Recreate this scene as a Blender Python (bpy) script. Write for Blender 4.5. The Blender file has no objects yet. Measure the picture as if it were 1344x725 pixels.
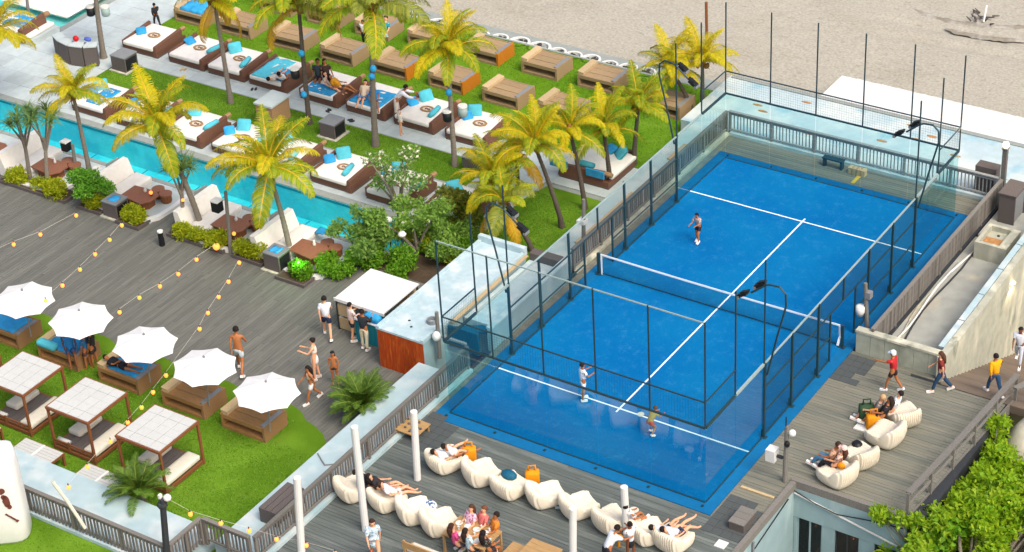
import bpy, math, random
from mathutils import Vector, Matrix
R_ = math.radians
rnd = random.Random(7)
SC = bpy.context.scene
COL = SC.collection

# ------------------------------------------------------------------ camera, world, sun, exposure
CAM = Vector((35.7379, -46.8901, 43.3000))
FPX = 2779.72
ROT = Matrix.Rotation(0.6099858, 3, 'Z') @ Matrix.Rotation(0.9994874, 3, 'X') @ Matrix.Rotation(-0.0615692, 3, 'Z')
cd = bpy.data.cameras.new('camera')
cd.sensor_width = 36.0
cd.lens = FPX / 1344 * 36
cd.clip_start = 1.0
cd.clip_end = 2000
co = bpy.data.objects.new('camera', cd)
COL.objects.link(co)
co.matrix_world = Matrix.Translation(CAM) @ ROT.to_4x4()
SC.camera = co

SUN_EL, SUN_AZ = R_(52), R_(-20)      # azimuth measured from +X towards +Y
w = bpy.data.worlds.new('World')
SC.world = w
w.use_nodes = True
nt = w.node_tree
bg = nt.nodes['Background']
sky = nt.nodes.new('ShaderNodeTexSky')
sky.sky_type = 'NISHITA'
sky.sun_disc = False
sky.sun_elevation = SUN_EL
sky.sun_rotation = math.pi / 2 - SUN_AZ
sky.dust_density = 6.0
sky.air_density = 1.0
sky.ozone_density = 0.4
nt.links.new(sky.outputs[0], bg.inputs[0])
bg.inputs[1].default_value = 0.15
sd = bpy.data.lights.new('sun', 'SUN')
sd.energy = 1.0
sd.angle = R_(24)
sd.color = (1.0, 0.96, 0.90)
so = bpy.data.objects.new('sun', sd)
COL.objects.link(so)
sdir = Vector((math.cos(SUN_EL) * math.cos(SUN_AZ), math.cos(SUN_EL) * math.sin(SUN_AZ), math.sin(SUN_EL)))
so.rotation_euler = sdir.to_track_quat('Z', 'Y').to_euler()
so.location = (0, 0, 40)
SC.view_settings.view_transform = 'Standard'
SC.view_settings.look = 'None'
SC.view_settings.exposure = 0.64
SC.view_settings.gamma = 1

# ------------------------------------------------------------------ helpers
def at(px, py, z=0.0):
    "the point of the horizontal plane z that a surveyed picture position falls on"
    d = ROT @ Vector(((px - 672) / FPX, -(py - 362.5) / FPX, -1.0))
    return CAM + d * ((z - CAM.z) / d.z)
def over(b, px, py):
    "the point above ground point b that lies nearest to a surveyed sight line"
    d = ROT @ Vector(((px - 672) / FPX, -(py - 362.5) / FPX, -1.0))
    t = ((b.x - CAM.x) * d.x + (b.y - CAM.y) * d.y) / (d.x * d.x + d.y * d.y)
    return CAM + d * t
def lin(h):
    h = h.lstrip('#')
    o = []
    for i in (0, 2, 4):
        c = int(h[i:i + 2], 16) / 255
        o.append(c / 12.92 if c <= .04045 else ((c + .055) / 1.055) ** 2.4)
    return o

class MB:
    def __init__(s): s.v = []; s.f = []; s.m = []
    def add(s, vs, fs, mi=0):
        n = len(s.v)
        s.v += [tuple(x) for x in vs]
        s.f += [tuple(i + n for i in f) for f in fs]
        s.m += [mi] * len(fs)
        return s
    def box(s, x0, y0, z0, x1, y1, z1, mi=0):
        vs = [(x0, y0, z0), (x1, y0, z0), (x1, y1, z0), (x0, y1, z0), (x0, y0, z1), (x1, y0, z1), (x1, y1, z1), (x0, y1, z1)]
        return s.add(vs, [(0, 3, 2, 1), (4, 5, 6, 7), (0, 1, 5, 4), (1, 2, 6, 5), (2, 3, 7, 6), (3, 0, 4, 7)], mi)
    def beam(s, a, b, w, h, mi=0, up=(0, 0, 1)):
        a, b = Vector(a), Vector(b)
        d = (b - a).normalized()
        sx = d.cross(Vector(up))
        if sx.length < 1e-4: sx = d.cross(Vector((1, 0, 0)))
        sx.normalize(); sz = sx.cross(d)
        sx *= w / 2; sz *= h / 2
        vs = [p + i * sx + j * sz for p in (a, b) for i, j in ((-1, -1), (1, -1), (1, 1), (-1, 1))]
        return s.add(vs, [(0, 1, 2, 3), (7, 6, 5, 4), (0, 4, 5, 1), (1, 5, 6, 2), (2, 6, 7, 3), (3, 7, 4, 0)], mi)
    def tube(s, pts, r, n=6, mi=0):
        pts = [Vector(p) for p in pts]
        rs = r if isinstance(r, (list, tuple)) else [r] * len(pts)
        vs = []
        ref = Vector((0.31, 0.95, 0.05))
        for i, p in enumerate(pts):
            d = (pts[min(i + 1, len(pts) - 1)] - pts[max(i - 1, 0)]).normalized()
            u = d.cross(ref)
            if u.length < .05: u = d.cross(Vector((1, 0, 0)))
            u.normalize(); v = d.cross(u)
            for k in range(n):
                a = 2 * math.pi * k / n
                vs.append(p + (u * math.cos(a) + v * math.sin(a)) * rs[i])
        fs = []
        for i in range(len(pts) - 1):
            for k in range(n):
                k2 = (k + 1) % n
                fs.append((i * n + k, i * n + k2, (i + 1) * n + k2, (i + 1) * n + k))
        fs.append(tuple(range(n - 1, -1, -1)))
        fs.append(tuple((len(pts) - 1) * n + k for k in range(n)))
        return s.add(vs, fs, mi)
    def lathe(s, prof, n=12, c=(0, 0, 0), mi=0, sx=1, sy=1):
        vs = []
        for r, z in prof:
            for k in range(n):
                a = 2 * math.pi * k / n
                vs.append((c[0] + r * sx * math.cos(a), c[1] + r * sy * math.sin(a), c[2] + z))
        fs = []
        for i in range(len(prof) - 1):
            for k in range(n):
                k2 = (k + 1) % n
                fs.append((i * n + k, i * n + k2, (i + 1) * n + k2, (i + 1) * n + k))
        fs.append(tuple(range(n - 1, -1, -1)))
        fs.append(tuple((len(prof) - 1) * n + k for k in range(n)))
        return s.add(vs, fs, mi)
    def ring(s, r0, r1, z0, z1, n=16, c=(0, 0, 0), mi=0, sx=1, sy=1):
        vs = []
        for r, z in ((r0, z0), (r1, z0), (r1, z1), (r0, z1)):
            for k in range(n):
                a = 2 * math.pi * (k + .5) / n
                vs.append((c[0] + r * sx * math.cos(a), c[1] + r * sy * math.sin(a), c[2] + z))
        fs = []
        for i in range(4):
            j = (i + 1) % 4
            for k in range(n):
                k2 = (k + 1) % n
                fs.append((i * n + k, i * n + k2, j * n + k2, j * n + k))
        return s.add(vs, fs, mi)
    def prism(s, poly, z0, z1, mi=0):
        n = len(poly)
        vs = [(x, y, z0) for x, y in poly] + [(x, y, z1) for x, y in poly]
        fs = [tuple(range(n - 1, -1, -1)), tuple(range(n, 2 * n))]
        fs += [(i, (i + 1) % n, n + (i + 1) % n, n + i) for i in range(n)]
        return s.add(vs, fs, mi)
    def cushion(s, x0, y0, z0, x1, y1, z1, r=.06, mi=0, puff=.02):
        def rr(ins, z, rad):
            pts = []
            for cx, cy, a0 in ((x1 - ins - rad, y1 - ins - rad, 0), (x0 + ins + rad, y1 - ins - rad, 90), (x0 + ins + rad, y0 + ins + rad, 180), (x1 - ins - rad, y0 + ins + rad, 270)):
                for k in range(4):
                    a = R_(a0 + 30 * k)
                    pts.append((cx + rad * math.cos(a), cy + rad * math.sin(a), z))
            return pts
        lv = [(r * .7, z0, r * .5), (r * .1, z0 + r * .45, r), (0, z0 + r, r), (0, z1 - r, r), (r * .12, z1 - r * .4, r), (r * .8, z1, r * .6), (min(x1 - x0, y1 - y0) * .3, z1 + puff, r * .5)]
        vs = []
        for ins, z, rad in lv: vs += rr(ins, z, rad)
        n = 16
        fs = [(i * n + k, i * n + (k + 1) % n, (i + 1) * n + (k + 1) % n, (i + 1) * n + k) for i in range(len(lv) - 1) for k in range(n)]
        fs += [tuple(range(n - 1, -1, -1)), tuple((len(lv) - 1) * n + k for k in range(n))]
        return s.add(vs, fs, mi)
    def ball(s, c, rx, ry, rz, n=8, m=6, mi=0):
        prof = [(math.sin(math.pi * i / m), -math.cos(math.pi * i / m)) for i in range(m + 1)]
        vs = [(c[0] + rx * max(p, .02) * math.cos(2 * math.pi * k / n), c[1] + ry * max(p, .02) * math.sin(2 * math.pi * k / n), c[2] + rz * q) for p, q in prof for k in range(n)]
        fs = [(i * n + k, i * n + (k + 1) % n, (i + 1) * n + (k + 1) % n, (i + 1) * n + k) for i in range(m) for k in range(n)]
        return s.add(vs, fs, mi)
    def mesh(s, name, mats, smooth=False):
        me = bpy.data.meshes.new(name)
        me.from_pydata(s.v, [], s.f)
        for m in (mats if isinstance(mats, (list, tuple)) else [mats]): me.materials.append(m)
        if any(s.m): me.polygons.foreach_set('material_index', s.m)
        if smooth: me.polygons.foreach_set('use_smooth', [True] * len(me.polygons))
        me.update()
        return me
    def build(s, name, mats, parent=None, loc=None, rotz=0, smooth=False, kind=None):
        return put(name, s.mesh(name, mats, smooth), parent, loc, rotz, kind)

def put(name, me, parent=None, loc=None, rotz=0, kind=None):
    o = bpy.data.objects.new(name, me)
    COL.objects.link(o)
    if parent: o.parent = parent
    if loc is not None: o.location = loc
    if rotz: o.rotation_euler = (0, 0, rotz)
    if kind: o['kind'] = kind
    return o
def tag(o, label, cat, group=None):
    o['label'] = label; o['category'] = cat
    if group: o['group'] = group
    return o
def thing(name, label, cat, loc=(0, 0, 0), rotz=0, group=None):
    o = bpy.data.objects.new(name, None)
    o.empty_display_size = .2
    COL.objects.link(o)
    o.location = loc; o.rotation_euler = (0, 0, rotz)
    return tag(o, label, cat, group)
def struct(name, mb, mats, **k):
    return mb.build(name, mats, kind='structure', **k)
KIDS = {}
def copy_tree(root, loc, rotz=None, label=None, scale=None):
    "a copy of a thing with copies of its parts and sub-parts, sharing meshes"
    if root.name not in KIDS:
        KIDS[root.name] = [(c, list(c.children)) for c in root.children]
    r = root.copy(); COL.objects.link(r); r.location = loc
    if rotz is not None: r.rotation_euler = (0, 0, rotz)
    if label: r['label'] = label
    if scale: r.scale = scale
    for ch, sub in KIDS[root.name]:
        c = ch.copy(); COL.objects.link(c); c.parent = r
        for g in sub:
            d = g.copy(); COL.objects.link(d); d.parent = c
    return r

# ------------------------------------------------------------------ materials
def mat(name, col, rough=.6, var=.12, scale=6.0, bump=0.0, metal=0.0, island=0.0, objvar=0.0, stretch=None, spec=.3,
        col2=None, lo=.5, hi=.62, scale2=1.5, emit=0.0, detail=4.0, col3=None, lo3=.55, hi3=.7, scale3=4.0, stretch2=None, rough3=.5):
    m = bpy.data.materials.new(name)
    m.use_nodes = True
    t = m.node_tree; N = t.nodes; L = t.links
    b = N['Principled BSDF']
    tc = N.new('ShaderNodeTexCoord')
    def coords(st):
        if not st: return tc.outputs['Object']
        mp = N.new('ShaderNodeMapping'); mp.inputs['Scale'].default_value = st
        L.new(tc.outputs['Object'], mp.inputs[0]); return mp.outputs[0]
    def noise(sc, st, det=detail, ro=.5):
        n = N.new('ShaderNodeTexNoise'); n.inputs['Roughness'].default_value = ro; n.inputs['Scale'].default_value = sc; n.inputs['Detail'].default_value = det
        L.new(coords(st), n.inputs['Vector']); return n.outputs['Fac']
    def rng(f, a, b_, c, d):
        r = N.new('ShaderNodeMapRange'); r.inputs[1].default_value = a; r.inputs[2].default_value = b_
        r.inputs[3].default_value = c; r.inputs[4].default_value = d; L.new(f, r.inputs[0]); return r.outputs[0]
    def mix(fac, a, b_):
        x = N.new('ShaderNodeMix'); x.data_type = 'RGBA'; L.new(fac, x.inputs[0])
        for s_, v in ((6, a), (7, b_)):
            if isinstance(v, (list, tuple)): x.inputs[s_].default_value = (*v, 1)
            else: L.new(v, x.inputs[s_])
        return x.outputs[2]
    c = lin(col)
    cur = None
    f = noise(scale, stretch)
    if col2: cur = mix(rng(noise(scale2, stretch2 or stretch), lo, hi, 0, 1), c, lin(col2))
    if col3: cur = mix(rng(noise(scale3, stretch2 or stretch, detail, rough3), lo3, hi3, 0, 1), cur or c, lin(col3))
    hs = N.new('ShaderNodeHueSaturation')
    if cur: L.new(cur, hs.inputs['Color'])
    else: hs.inputs['Color'].default_value = (*c, 1)
    val = rng(f, .25, .75, 1 - var, 1 + var)
    def mul(a, b_):
        x = N.new('ShaderNodeMath'); x.operation = 'MULTIPLY'; L.new(a, x.inputs[0]); L.new(b_, x.inputs[1]); return x.outputs[0]
    if island:
        g = N.new('ShaderNodeNewGeometry'); val = mul(val, rng(g.outputs['Random Per Island'], 0, 1, 1 - island, 1 + island))
    if objvar:
        g = N.new('ShaderNodeObjectInfo'); val = mul(val, rng(g.outputs['Random'], 0, 1, 1 - objvar, 1 + objvar))
    L.new(val, hs.inputs['Value'])
    L.new(hs.outputs[0], b.inputs['Base Color'])
    b.inputs['Roughness'].default_value = rough
    b.inputs['Metallic'].default_value = metal
    b.inputs['Specular IOR Level'].default_value = spec
    if emit:
        b.inputs['Emission Color'].default_value = (*c, 1); b.inputs['Emission Strength'].default_value = emit
    if bump:
        bp = N.new('ShaderNodeBump'); bp.inputs['Strength'].default_value = bump; bp.inputs['Distance'].default_value = .02
        L.new(f, bp.inputs['Height']); L.new(bp.outputs[0], b.inputs['Normal'])
    return m
def leafmat(name, col, var=.3, trans=.35, col2=None):
    m = bpy.data.materials.new(name); m.use_nodes = True
    t = m.node_tree; N = t.nodes; L = t.links
    b = N['Principled BSDF']; out = N['Material Output']
    g = N.new('ShaderNodeNewGeometry'); oi = N.new('ShaderNodeObjectInfo')
    mx = N.new('ShaderNodeMix'); mx.data_type = 'RGBA'
    L.new(g.outputs['Random Per Island'], mx.inputs[0])
    a = lin(col); c2 = lin(col2) if col2 else [x * .7 for x in a]
    mx.inputs[6].default_value = (*a, 1); mx.inputs[7].default_value = (*c2, 1)
    hs = N.new('ShaderNodeHueSaturation'); L.new(mx.outputs[2], hs.inputs['Color'])
    r = N.new('ShaderNodeMapRange'); r.inputs[3].default_value = 1 - var; r.inputs[4].default_value = 1 + var
    L.new(oi.outputs['Random'], r.inputs[0]); L.new(r.outputs[0], hs.inputs['Value'])
    L.new(hs.outputs[0], b.inputs['Base Color']); b.inputs['Roughness'].default_value = .5; b.inputs['Specular IOR Level'].default_value = .25
    tr = N.new('ShaderNodeBsdfTranslucent'); L.new(hs.outputs[0], tr.inputs['Color'])
    ms = N.new('ShaderNodeMixShader'); ms.inputs[0].default_value = trans
    L.new(b.outputs[0], ms.inputs[1]); L.new(tr.outputs[0], ms.inputs[2]); L.new(ms.outputs[0], out.inputs['Surface'])
    return m
def glassmat(name, tint, rough=.02, ior=1.45, gl=1.0):
    m = bpy.data.materials.new(name); m.use_nodes = True
    t = m.node_tree; N = t.nodes; L = t.links; N.remove(N['Principled BSDF']); out = N['Material Output']
    tp = N.new('ShaderNodeBsdfTransparent'); tp.inputs[0].default_value = (*tint, 1)
    gs = N.new('ShaderNodeBsdfGlossy'); gs.inputs['Roughness'].default_value = rough; gs.inputs[0].default_value = (gl, gl, gl, 1)
    fr = N.new('ShaderNodeFresnel'); fr.inputs[0].default_value = ior
    ge = N.new('ShaderNodeNewGeometry'); iv = N.new('ShaderNodeMath'); iv.operation = 'SUBTRACT'; iv.inputs[0].default_value = 1.0
    L.new(ge.outputs['Backfacing'], iv.inputs[1])
    ml = N.new('ShaderNodeMath'); ml.operation = 'MULTIPLY'; L.new(iv.outputs[0], ml.inputs[0]); L.new(fr.outputs[0], ml.inputs[1])
    ms = N.new('ShaderNodeMixShader'); L.new(ml.outputs[0], ms.inputs[0]); L.new(tp.outputs[0], ms.inputs[1]); L.new(gs.outputs[0], ms.inputs[2])
    L.new(ms.outputs[0], out.inputs['Surface'])
    return m

m_sand = mat('sand', '#a39e90', .95, .22, 9, .8, col2='#9b9586', lo=.5, hi=.75, scale2=.22, col3='#868073', lo3=.58, hi3=.85, scale3=2.6, stretch2=(1, 2.0, 1), detail=9)
m_track = mat('damp sand', '#857e71', .95, .22, 5, .8, col2='#a19d94', lo=.45, hi=.6, scale2=1.2)
m_turf_blue = mat('blue turf', '#04609a', .85, .13, 30, .15, col2='#08699e', lo=.38, hi=.62, scale2=.28, col3='#4f9cc8', lo3=.52, hi3=.86, scale3=2.0, detail=15, spec=.04, rough3=.92)
m_apron = mat('blue apron', '#0b6294', .8, .10, 4, .1, spec=.15)
m_line = mat('line paint', '#e8eef2', .7, .05, 20)
m_dkL = mat('weathered grey board', '#63645e', .8, .13, 3, .3, island=.10, stretch=(8, .6, 8), col2='#707069', lo=.5, hi=.75, scale2=.6)
m_dkN = mat('grey board', '#5a615e', .75, .14, 3, .3, island=.08, stretch=(.6, 8, 8), col2='#777d78', lo=.5, hi=.72, scale2=.5)
m_dkR = mat('tan grey board', '#78776a', .75, .13, 3, .3, island=.07, stretch=(.6, 8, 8), col2='#646860', lo=.45, hi=.7, scale2=.4)
m_dkB = mat('brown ramp board', '#6b5f53', .8, .15, 3, .3, island=.12, stretch=(.6, 8, 8))
m_grass = mat('artificial grass', '#52741a', .95, .20, 30, .6, col2='#668a26', col3='#64802a', lo3=.56, hi3=.8, scale3=.9, lo=.42, hi=.66, scale2=.5, detail=6, spec=.05)
m_grassD = mat('artificial grass darker', '#557b18', .95, .20, 30, .6, col2='#678e22', col3='#6c8c2c', lo3=.56, hi3=.8, scale3=.8, lo=.42, hi=.66, scale2=.4, detail=6, spec=.05)
m_pave = mat('pale stone paving', '#b4bfbf', .6, .08, 3, .1, island=.07, col2='#aab3b2', lo=.45, hi=.7, scale2=.8)
m_coping = mat('grey stone coping', '#8e948f', .7, .1, 5, .1)
m_ledge = mat('pale blue concrete', '#a3b9bd', .7, .07, 2.5, .15, col2='#bfc8c7', lo=.48, hi=.66, scale2=.8, col3='#86a8b3', lo3=.62, hi3=.75, scale3=.5)
m_ledge2 = mat('sun bleached concrete', '#a9bcc0', .75, .07, 2.5, .15, col2='#c2cbc8', lo=.42, hi=.62, scale2=.45, col3='#93b5c0', lo3=.56, hi3=.66, scale3=.7)
m_roofblue = mat('pale grey blue roof', '#a9bfc4', .7, .10, 4, .2, col2='#c3cecf', lo=.5, hi=.66, scale2=1.2)
m_rust = mat('rust stain', '#a97c4c', .9, .25, 8)
m_wallc = mat('greenish concrete', '#a3a796', .85, .14, 3, .4, col2='#868b7c', lo=.5, hi=.72, scale2=1.0, stretch2=(1, 1, .3))
m_wallc2 = mat('streaked concrete', '#a9a998', .85, .14, 3, .4, col2='#cfcbb4', lo=.52, hi=.7, scale2=1.1, col3='#878b7b', lo3=.58, hi3=.72, scale3=1.6, stretch2=(1, 1.0, .35))
m_chan = mat('grey channel floor', '#9a9c94', .85, .14, 2, .3, col2='#b3a78f', lo=.55, hi=.7, scale2=.5)
m_lowwall = mat('blue grey render', '#8fa8ac', .75, .08, 2, .2, col2='#b3c3c2', lo=.55, hi=.75, scale2=1.0, stretch2=(1, 1, .25))
m_steel = mat('dark green steel', '#1f3c44', .45, .1, 8, spec=.4)
m_steelL = mat('pale rail cap', '#8fa3a0', .5, .1, 8)
m_black = mat('black', '#16181b', .5, .15, 8)
m_dark = mat('dark grey', '#33363a', .6, .15, 8)
m_grey = mat('mid grey', '#7d8082', .6, .1, 8)
m_white = mat('white paint', '#d6d6d2', .55, .04, 5)
m_canvas = mat('white canvas', '#dddcd9', .8, .03, 5)
m_cush = mat('white cushion', '#dedad2', .85, .05, 5, .1)
m_cushC = mat('cream cushion', '#cdc7b8', .85, .06, 6, .1)
m_bean = mat('cream bean bag', '#dcd3bf', .85, .08, 5, .25, objvar=.05, col2='#cbbfa6', lo=.55, hi=.8, scale2=2.5)
m_wick = mat('brown wicker', '#6a4a3a', .75, .25, 30, .6, objvar=.1)
m_wickL = mat('tan wicker', '#9a7a58', .75, .22, 30, .5)
m_wickD = mat('grey brown wicker', '#5c5552', .75, .22, 34, .6, stretch=(1, 1, 3))
m_wood = mat('teak box wood', '#97805f', .75, .18, 4, .2, island=.12, objvar=.08, stretch=(1, 6, 6))
m_woodO = mat('orange end wood', '#b06c1c', .6, .15, 4, .2, stretch=(1, 2, 8), objvar=.06)  # orange tone for one end panel of some box daybeds
m_woodL = mat('light raw wood', '#b39d78', .75, .14, 5, .2, objvar=.12, stretch=(3, 3, 3))
m_woodR = mat('red brown timber', '#7a4b2c', .65, .16, 5, .2, stretch=(3, 3, 3), objvar=.06)
m_table = mat('brown table top', '#8a5b43', .55, .12, 4, .1, stretch=(4, 1, 1))
m_honey = mat('honey wood', '#a8875a', .6, .14, 5, .1, stretch=(1, 5, 1))
m_slat = mat('white washed slat', '#b9bbb7', .75, .08, 8, .2, island=.03, objvar=.02, stretch=(6, 1, 1))
m_rail = mat('weathered rail timber', '#716e68', .85, .18, 6, .3, objvar=.15, stretch=(4, 4, 1.5))
m_picket = mat('weathered picket', '#6d6963', .85, .2, 6, .3, objvar=.28, stretch=(4, 4, 1.5))
m_picketL = mat('pale grey picket', '#8b8e8c', .8, .15, 6, .3, objvar=.15, stretch=(4, 4, 1.5))
m_orange = mat('rusty orange board', '#a4400f', .7, .2, 3, .2, island=.12, objvar=.1, stretch=(6, 6, 1), col2='#c26222', lo=.5, hi=.75, scale2=2)
m_teal = mat('teal board', '#15808f', .6, .12, 4, stretch=(6, 6, 1), objvar=.08)
m_tealD = mat('dark teal tarp', '#0c5570', .6, .15, 4, stretch=(5, 5, 1))
m_tile = mat('turquoise tile', '#2fc4d2', .5, .08, 3, col2='#4fd6dc', lo=.45, hi=.6, scale2=.6)
m_tileL = mat('pale turquoise tile', '#86d2cc', .5, .08, 3)
m_towel = mat('blue towel', '#2f94c8', .9, .18, 4, .3, objvar=.15)
m_tealp = mat('turquoise cushion', '#4fb0c0', .85, .12, 6, .2, objvar=.15)
m_trunk = mat('grey palm trunk', '#7b7368', .9, .22, 6, .8, stretch=(1, 1, 5), objvar=.15)
m_trunkD = mat('dark palm trunk', '#574e45', .9, .25, 6, .8, stretch=(1, 1, 5))
m_husk = mat('crown husk', '#86612f', .9, .3, 8, .5)
m_soil = mat('planter soil', '#4d4032', .95, .2, 6, .4)
m_stone = mat('dark stones', '#3d3c37', .9, .3, 10, .6)
m_bulb = mat('warm bulb', '#ff8636', .4, 0, 5, emit=1.6)
m_bulbW = mat('pale warm bulb', '#ffe0b0', .4, 0, 5, emit=5)
m_green_l = mat('green spot glow', '#7bff5a', .4, 0, 5, emit=14)
m_redl = mat('red lamp', '#ff5a30', .4, 0, 5, emit=6)
m_glass = glassmat('court glass', (.84, .95, .95), .03, 1.6)
m_pane = glassmat('dark window glass', (.25, .3, .32), .03, 1.5)
m_water = glassmat('pool water', (.72, .98, .99), .04, 1.33)
m_mesh = mat('dark wire', '#1d3a42', .5, .05, 8)
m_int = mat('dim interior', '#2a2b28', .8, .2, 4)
m_rock = mat('pale rock', '#b7b2a0', .9, .2, 2.5, .8)
m_dirt = mat('earth', '#6a6350', .95, .25, 1.5, .6, col2='#4e5a34', lo=.45, hi=.65, scale2=.6)
l_yel = leafmat('yellow palm leaf', '#d8c414', .14, .5, '#aeac1c')
l_ylg = leafmat('lime palm leaf', '#b5b41c', .14, .5, '#7d9a22')
l_olv = leafmat('olive palm leaf', '#a3a43a', .15, .45, '#748434')
l_dry = leafmat('dry palm leaf', '#d9ac2a', .15, .4, '#c59c30')
l_cyc = leafmat('cycad leaf', '#6b8a2c', .2, .4, '#486a26')
l_pan = leafmat('pandanus leaf', '#587a44', .2, .35, '#7f9a50')
l_hedge = leafmat('yellow green hedge leaf', '#c2c426', .1, .5, '#8ea424')
l_hedge2 = leafmat('green hedge leaf', '#80b02a', .1, .45, '#588a22')
l_tree = leafmat('feathery green leaf', '#98b85c', .1, .5, '#6f9a44')
l_dkg = leafmat('dark green leaf', '#9cbc58', .1, .5, '#78a444')
l_big = leafmat('bright lime leaf', '#acc42c', .1, .5, '#78a822')
l_flower = leafmat('white blossom', '#e8e2d0', .05, .3, '#d0d4b8')
ORD = ['first', 'second', 'third', 'fourth', 'fifth', 'sixth', 'seventh', 'eighth', 'ninth', 'tenth', 'eleventh', 'twelfth', 'thirteenth']
ZL = -0.7

# ------------------------------------------------------------------ ground and large structure
def sheet(name, x0, y0, x1, y1, z, m, thick=.2, **k):
    return struct(name, MB().box(x0, y0, z - thick, x1, y1, z), m, **k)
def gridsheet(name, x0, y0, x1, y1, n, m, zf, gx=None):
    mb = MB(); ny = n; nx = gx or n
    vs = [(x0 + (x1 - x0) * i / nx, y0 + (y1 - y0) * j / ny, 0) for j in range(ny + 1) for i in range(nx + 1)]
    vs = [(x, y, zf(x, y)) for x, y, _ in vs]
    fs = [(j * (nx + 1) + i, j * (nx + 1) + i + 1, (j + 1) * (nx + 1) + i + 1, (j + 1) * (nx + 1) + i) for j in range(ny) for i in range(nx)]
    mb.add(vs, fs)
    return struct(name, mb, m, smooth=True)
from mathutils import noise as mn
def sandz(x, y):
    a = -0.92 + .05 * mn.noise(Vector((x * .35, y * .35, 1))) + .025 * mn.noise(Vector((x * 1.6, y * 1.6, 3)))
    if y < 27.5: a = min(a, -.9)
    # a low scarp and a shallow trench cross the sand at the far right
    for (yy, dep) in ((36.6 , .16), (35.2, .12)):
        t = (y - (yy + .10 * (x - 3) + .012 * (x - 3) ** 2 * (1 if x < 3 else .0))) / .28
        if x > -1: a -= dep * math.exp(-t * t) * min(1, (x + 1) / 2)
    return a
gridsheet('sand', -45, 20, 25, 55, 150, m_sand, sandz, 280)
sheet('sand', -400, 55, 400, 600, -.95, m_sand)
sheet('sand', -400, 20, -45, 55, -.95, m_sand)
sheet('sand', 25, 30, 400, 55, -.95, m_sand)
sheet('ground', -400, -400, 400, 22, -4.6, m_dirt, .4)
sheet('courtyard_floor', 11.9, -14, 15.9, 2.4, -4.2, m_chan, .3)

# left terrace, level ZL
sheet('terrace_base', -60, 4.0, -2.6, 8.3, ZL - .06, m_soil, 3.7)
sheet('terrace_base', -34.6, 10.75, -2.6, 27.0, ZL - .05, m_coping, 3.7)
sheet('terrace_base', -60, 10.75, -34.6, 17.0, ZL - .051, m_coping, 3.7)
sheet('terrace_base', -60, -12, -2.6, 4.0, ZL - .065, m_soil, 3.7)
sheet('terrace_base', -7.85, 8.3, -2.6, 10.75, ZL - .055, m_soil, 3.7)
# paving slabs in courses (real joints)
def slabs(name, x0, y0, x1, y1, z, sx, sy, m, gap=.012, jit=.004):
    mb = MB(); r = random.Random(3)
    nx = max(1, round((x1 - x0) / sx)); ny = max(1, round((y1 - y0) / sy))
    for i in range(nx):
        for j in range(ny):
            dz = r.uniform(-jit, jit)
            mb.box(x0 + (x1 - x0) * i / nx + gap / 2, y0 + (y1 - y0) * j / ny + gap / 2, z - .04, x0 + (x1 - x0) * (i + 1) / nx - gap / 2, y0 + (y1 - y0) * (j + 1) / ny - gap / 2, z + dz)
    o = mb.build(name, m, kind='stuff'); return o
slabs('paving_slabs', -34.4, 10.95, -2.65, 13.95, ZL, 1.1, 1.0, m_pave)
slabs('paving_slabs', -34.4, 15.95, -2.65, 18.6, ZL, 1.1, .9, m_pave)
slabs('paving_slabs', -34.4, 13.95, -29.6, 15.95, ZL, 1.2, 1.0, m_pave)
slabs('paving_slabs', -34.4, 18.6, -30.5, 27.0, ZL, 1.3, 1.05, m_pave)
slabs('paving_slabs', -44, 11.05, -34.4, 17.0, ZL, 1.2, 1.0, m_pave)
slabs('paving_slabs', -8.9, 13.95, -6.2, 15.95, ZL, 1.1, 1.0, m_pave)
slabs('paving_slabs', -7.8, 9.5, -6.2, 10.95, ZL - .003, 1.1, .8, m_pave)
slabs('paving_slabs', -44, 7.2, -9.5, 8.18, ZL, 1.0, .98, m_pave)

def lawn(name, poly, z, m, grassn, seed):
    o = struct(name, MB().prism(poly, z - .08, z), m)
    return o
def blades(name, poly_boxes, z, m, n, h=.035):
    mb = MB(); r = random.Random(11)
    area = sum((b[2] - b[0]) * (b[3] - b[1]) for b in poly_boxes)
    for b in poly_boxes:
        k = int(n * (b[2] - b[0]) * (b[3] - b[1]) / area)
        for _ in range(k):
            x, y = r.uniform(b[0], b[2]), r.uniform(b[1], b[3]); a = r.uniform(0, 6.3); ww = .03
            mb.add([(x - ww * math.cos(a), y - ww * math.sin(a), z - .01), (x + ww * math.cos(a), y + ww * math.sin(a), z - .01), (x + r.uniform(-.03, .03), y + r.uniform(-.03, .03), z + h * r.uniform(.5, 1.3))], [(0, 1, 2)])
    return mb.build(name, m, kind='stuff')
m_blade = leafmat('grass blade', '#4f7f14', .1, .3, '#7aa63a')
lawn('lawn', [(-29.6, 13.95), (-8.9, 13.95), (-8.9, 15.95), (-29.6, 15.95)], ZL + .03, m_grass, 0, 1)
lawn('lawn', [(-6.2, 9.0), (-2.62, 9.0), (-2.62, 15.6), (-5.9, 15.6), (-6.2, 14.2)], ZL + .03, m_grass, 0, 1)
lawn('lawn', [(-30.5, 18.6), (-2.62, 18.6), (-2.62, 26.0), (-30.5, 26.0)], ZL + .03, m_grassD, 0, 1)
struct('lawn_kerb', MB().box(-30.5, 26.0, ZL - .4, -2.62, 26.12, ZL + .05).box(-29.6, 13.86, ZL - .1, -8.9, 13.946, ZL + .012).box(-29.6, 15.954, ZL - .1, -8.9, 16.03, ZL + .012), m_coping)
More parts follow.
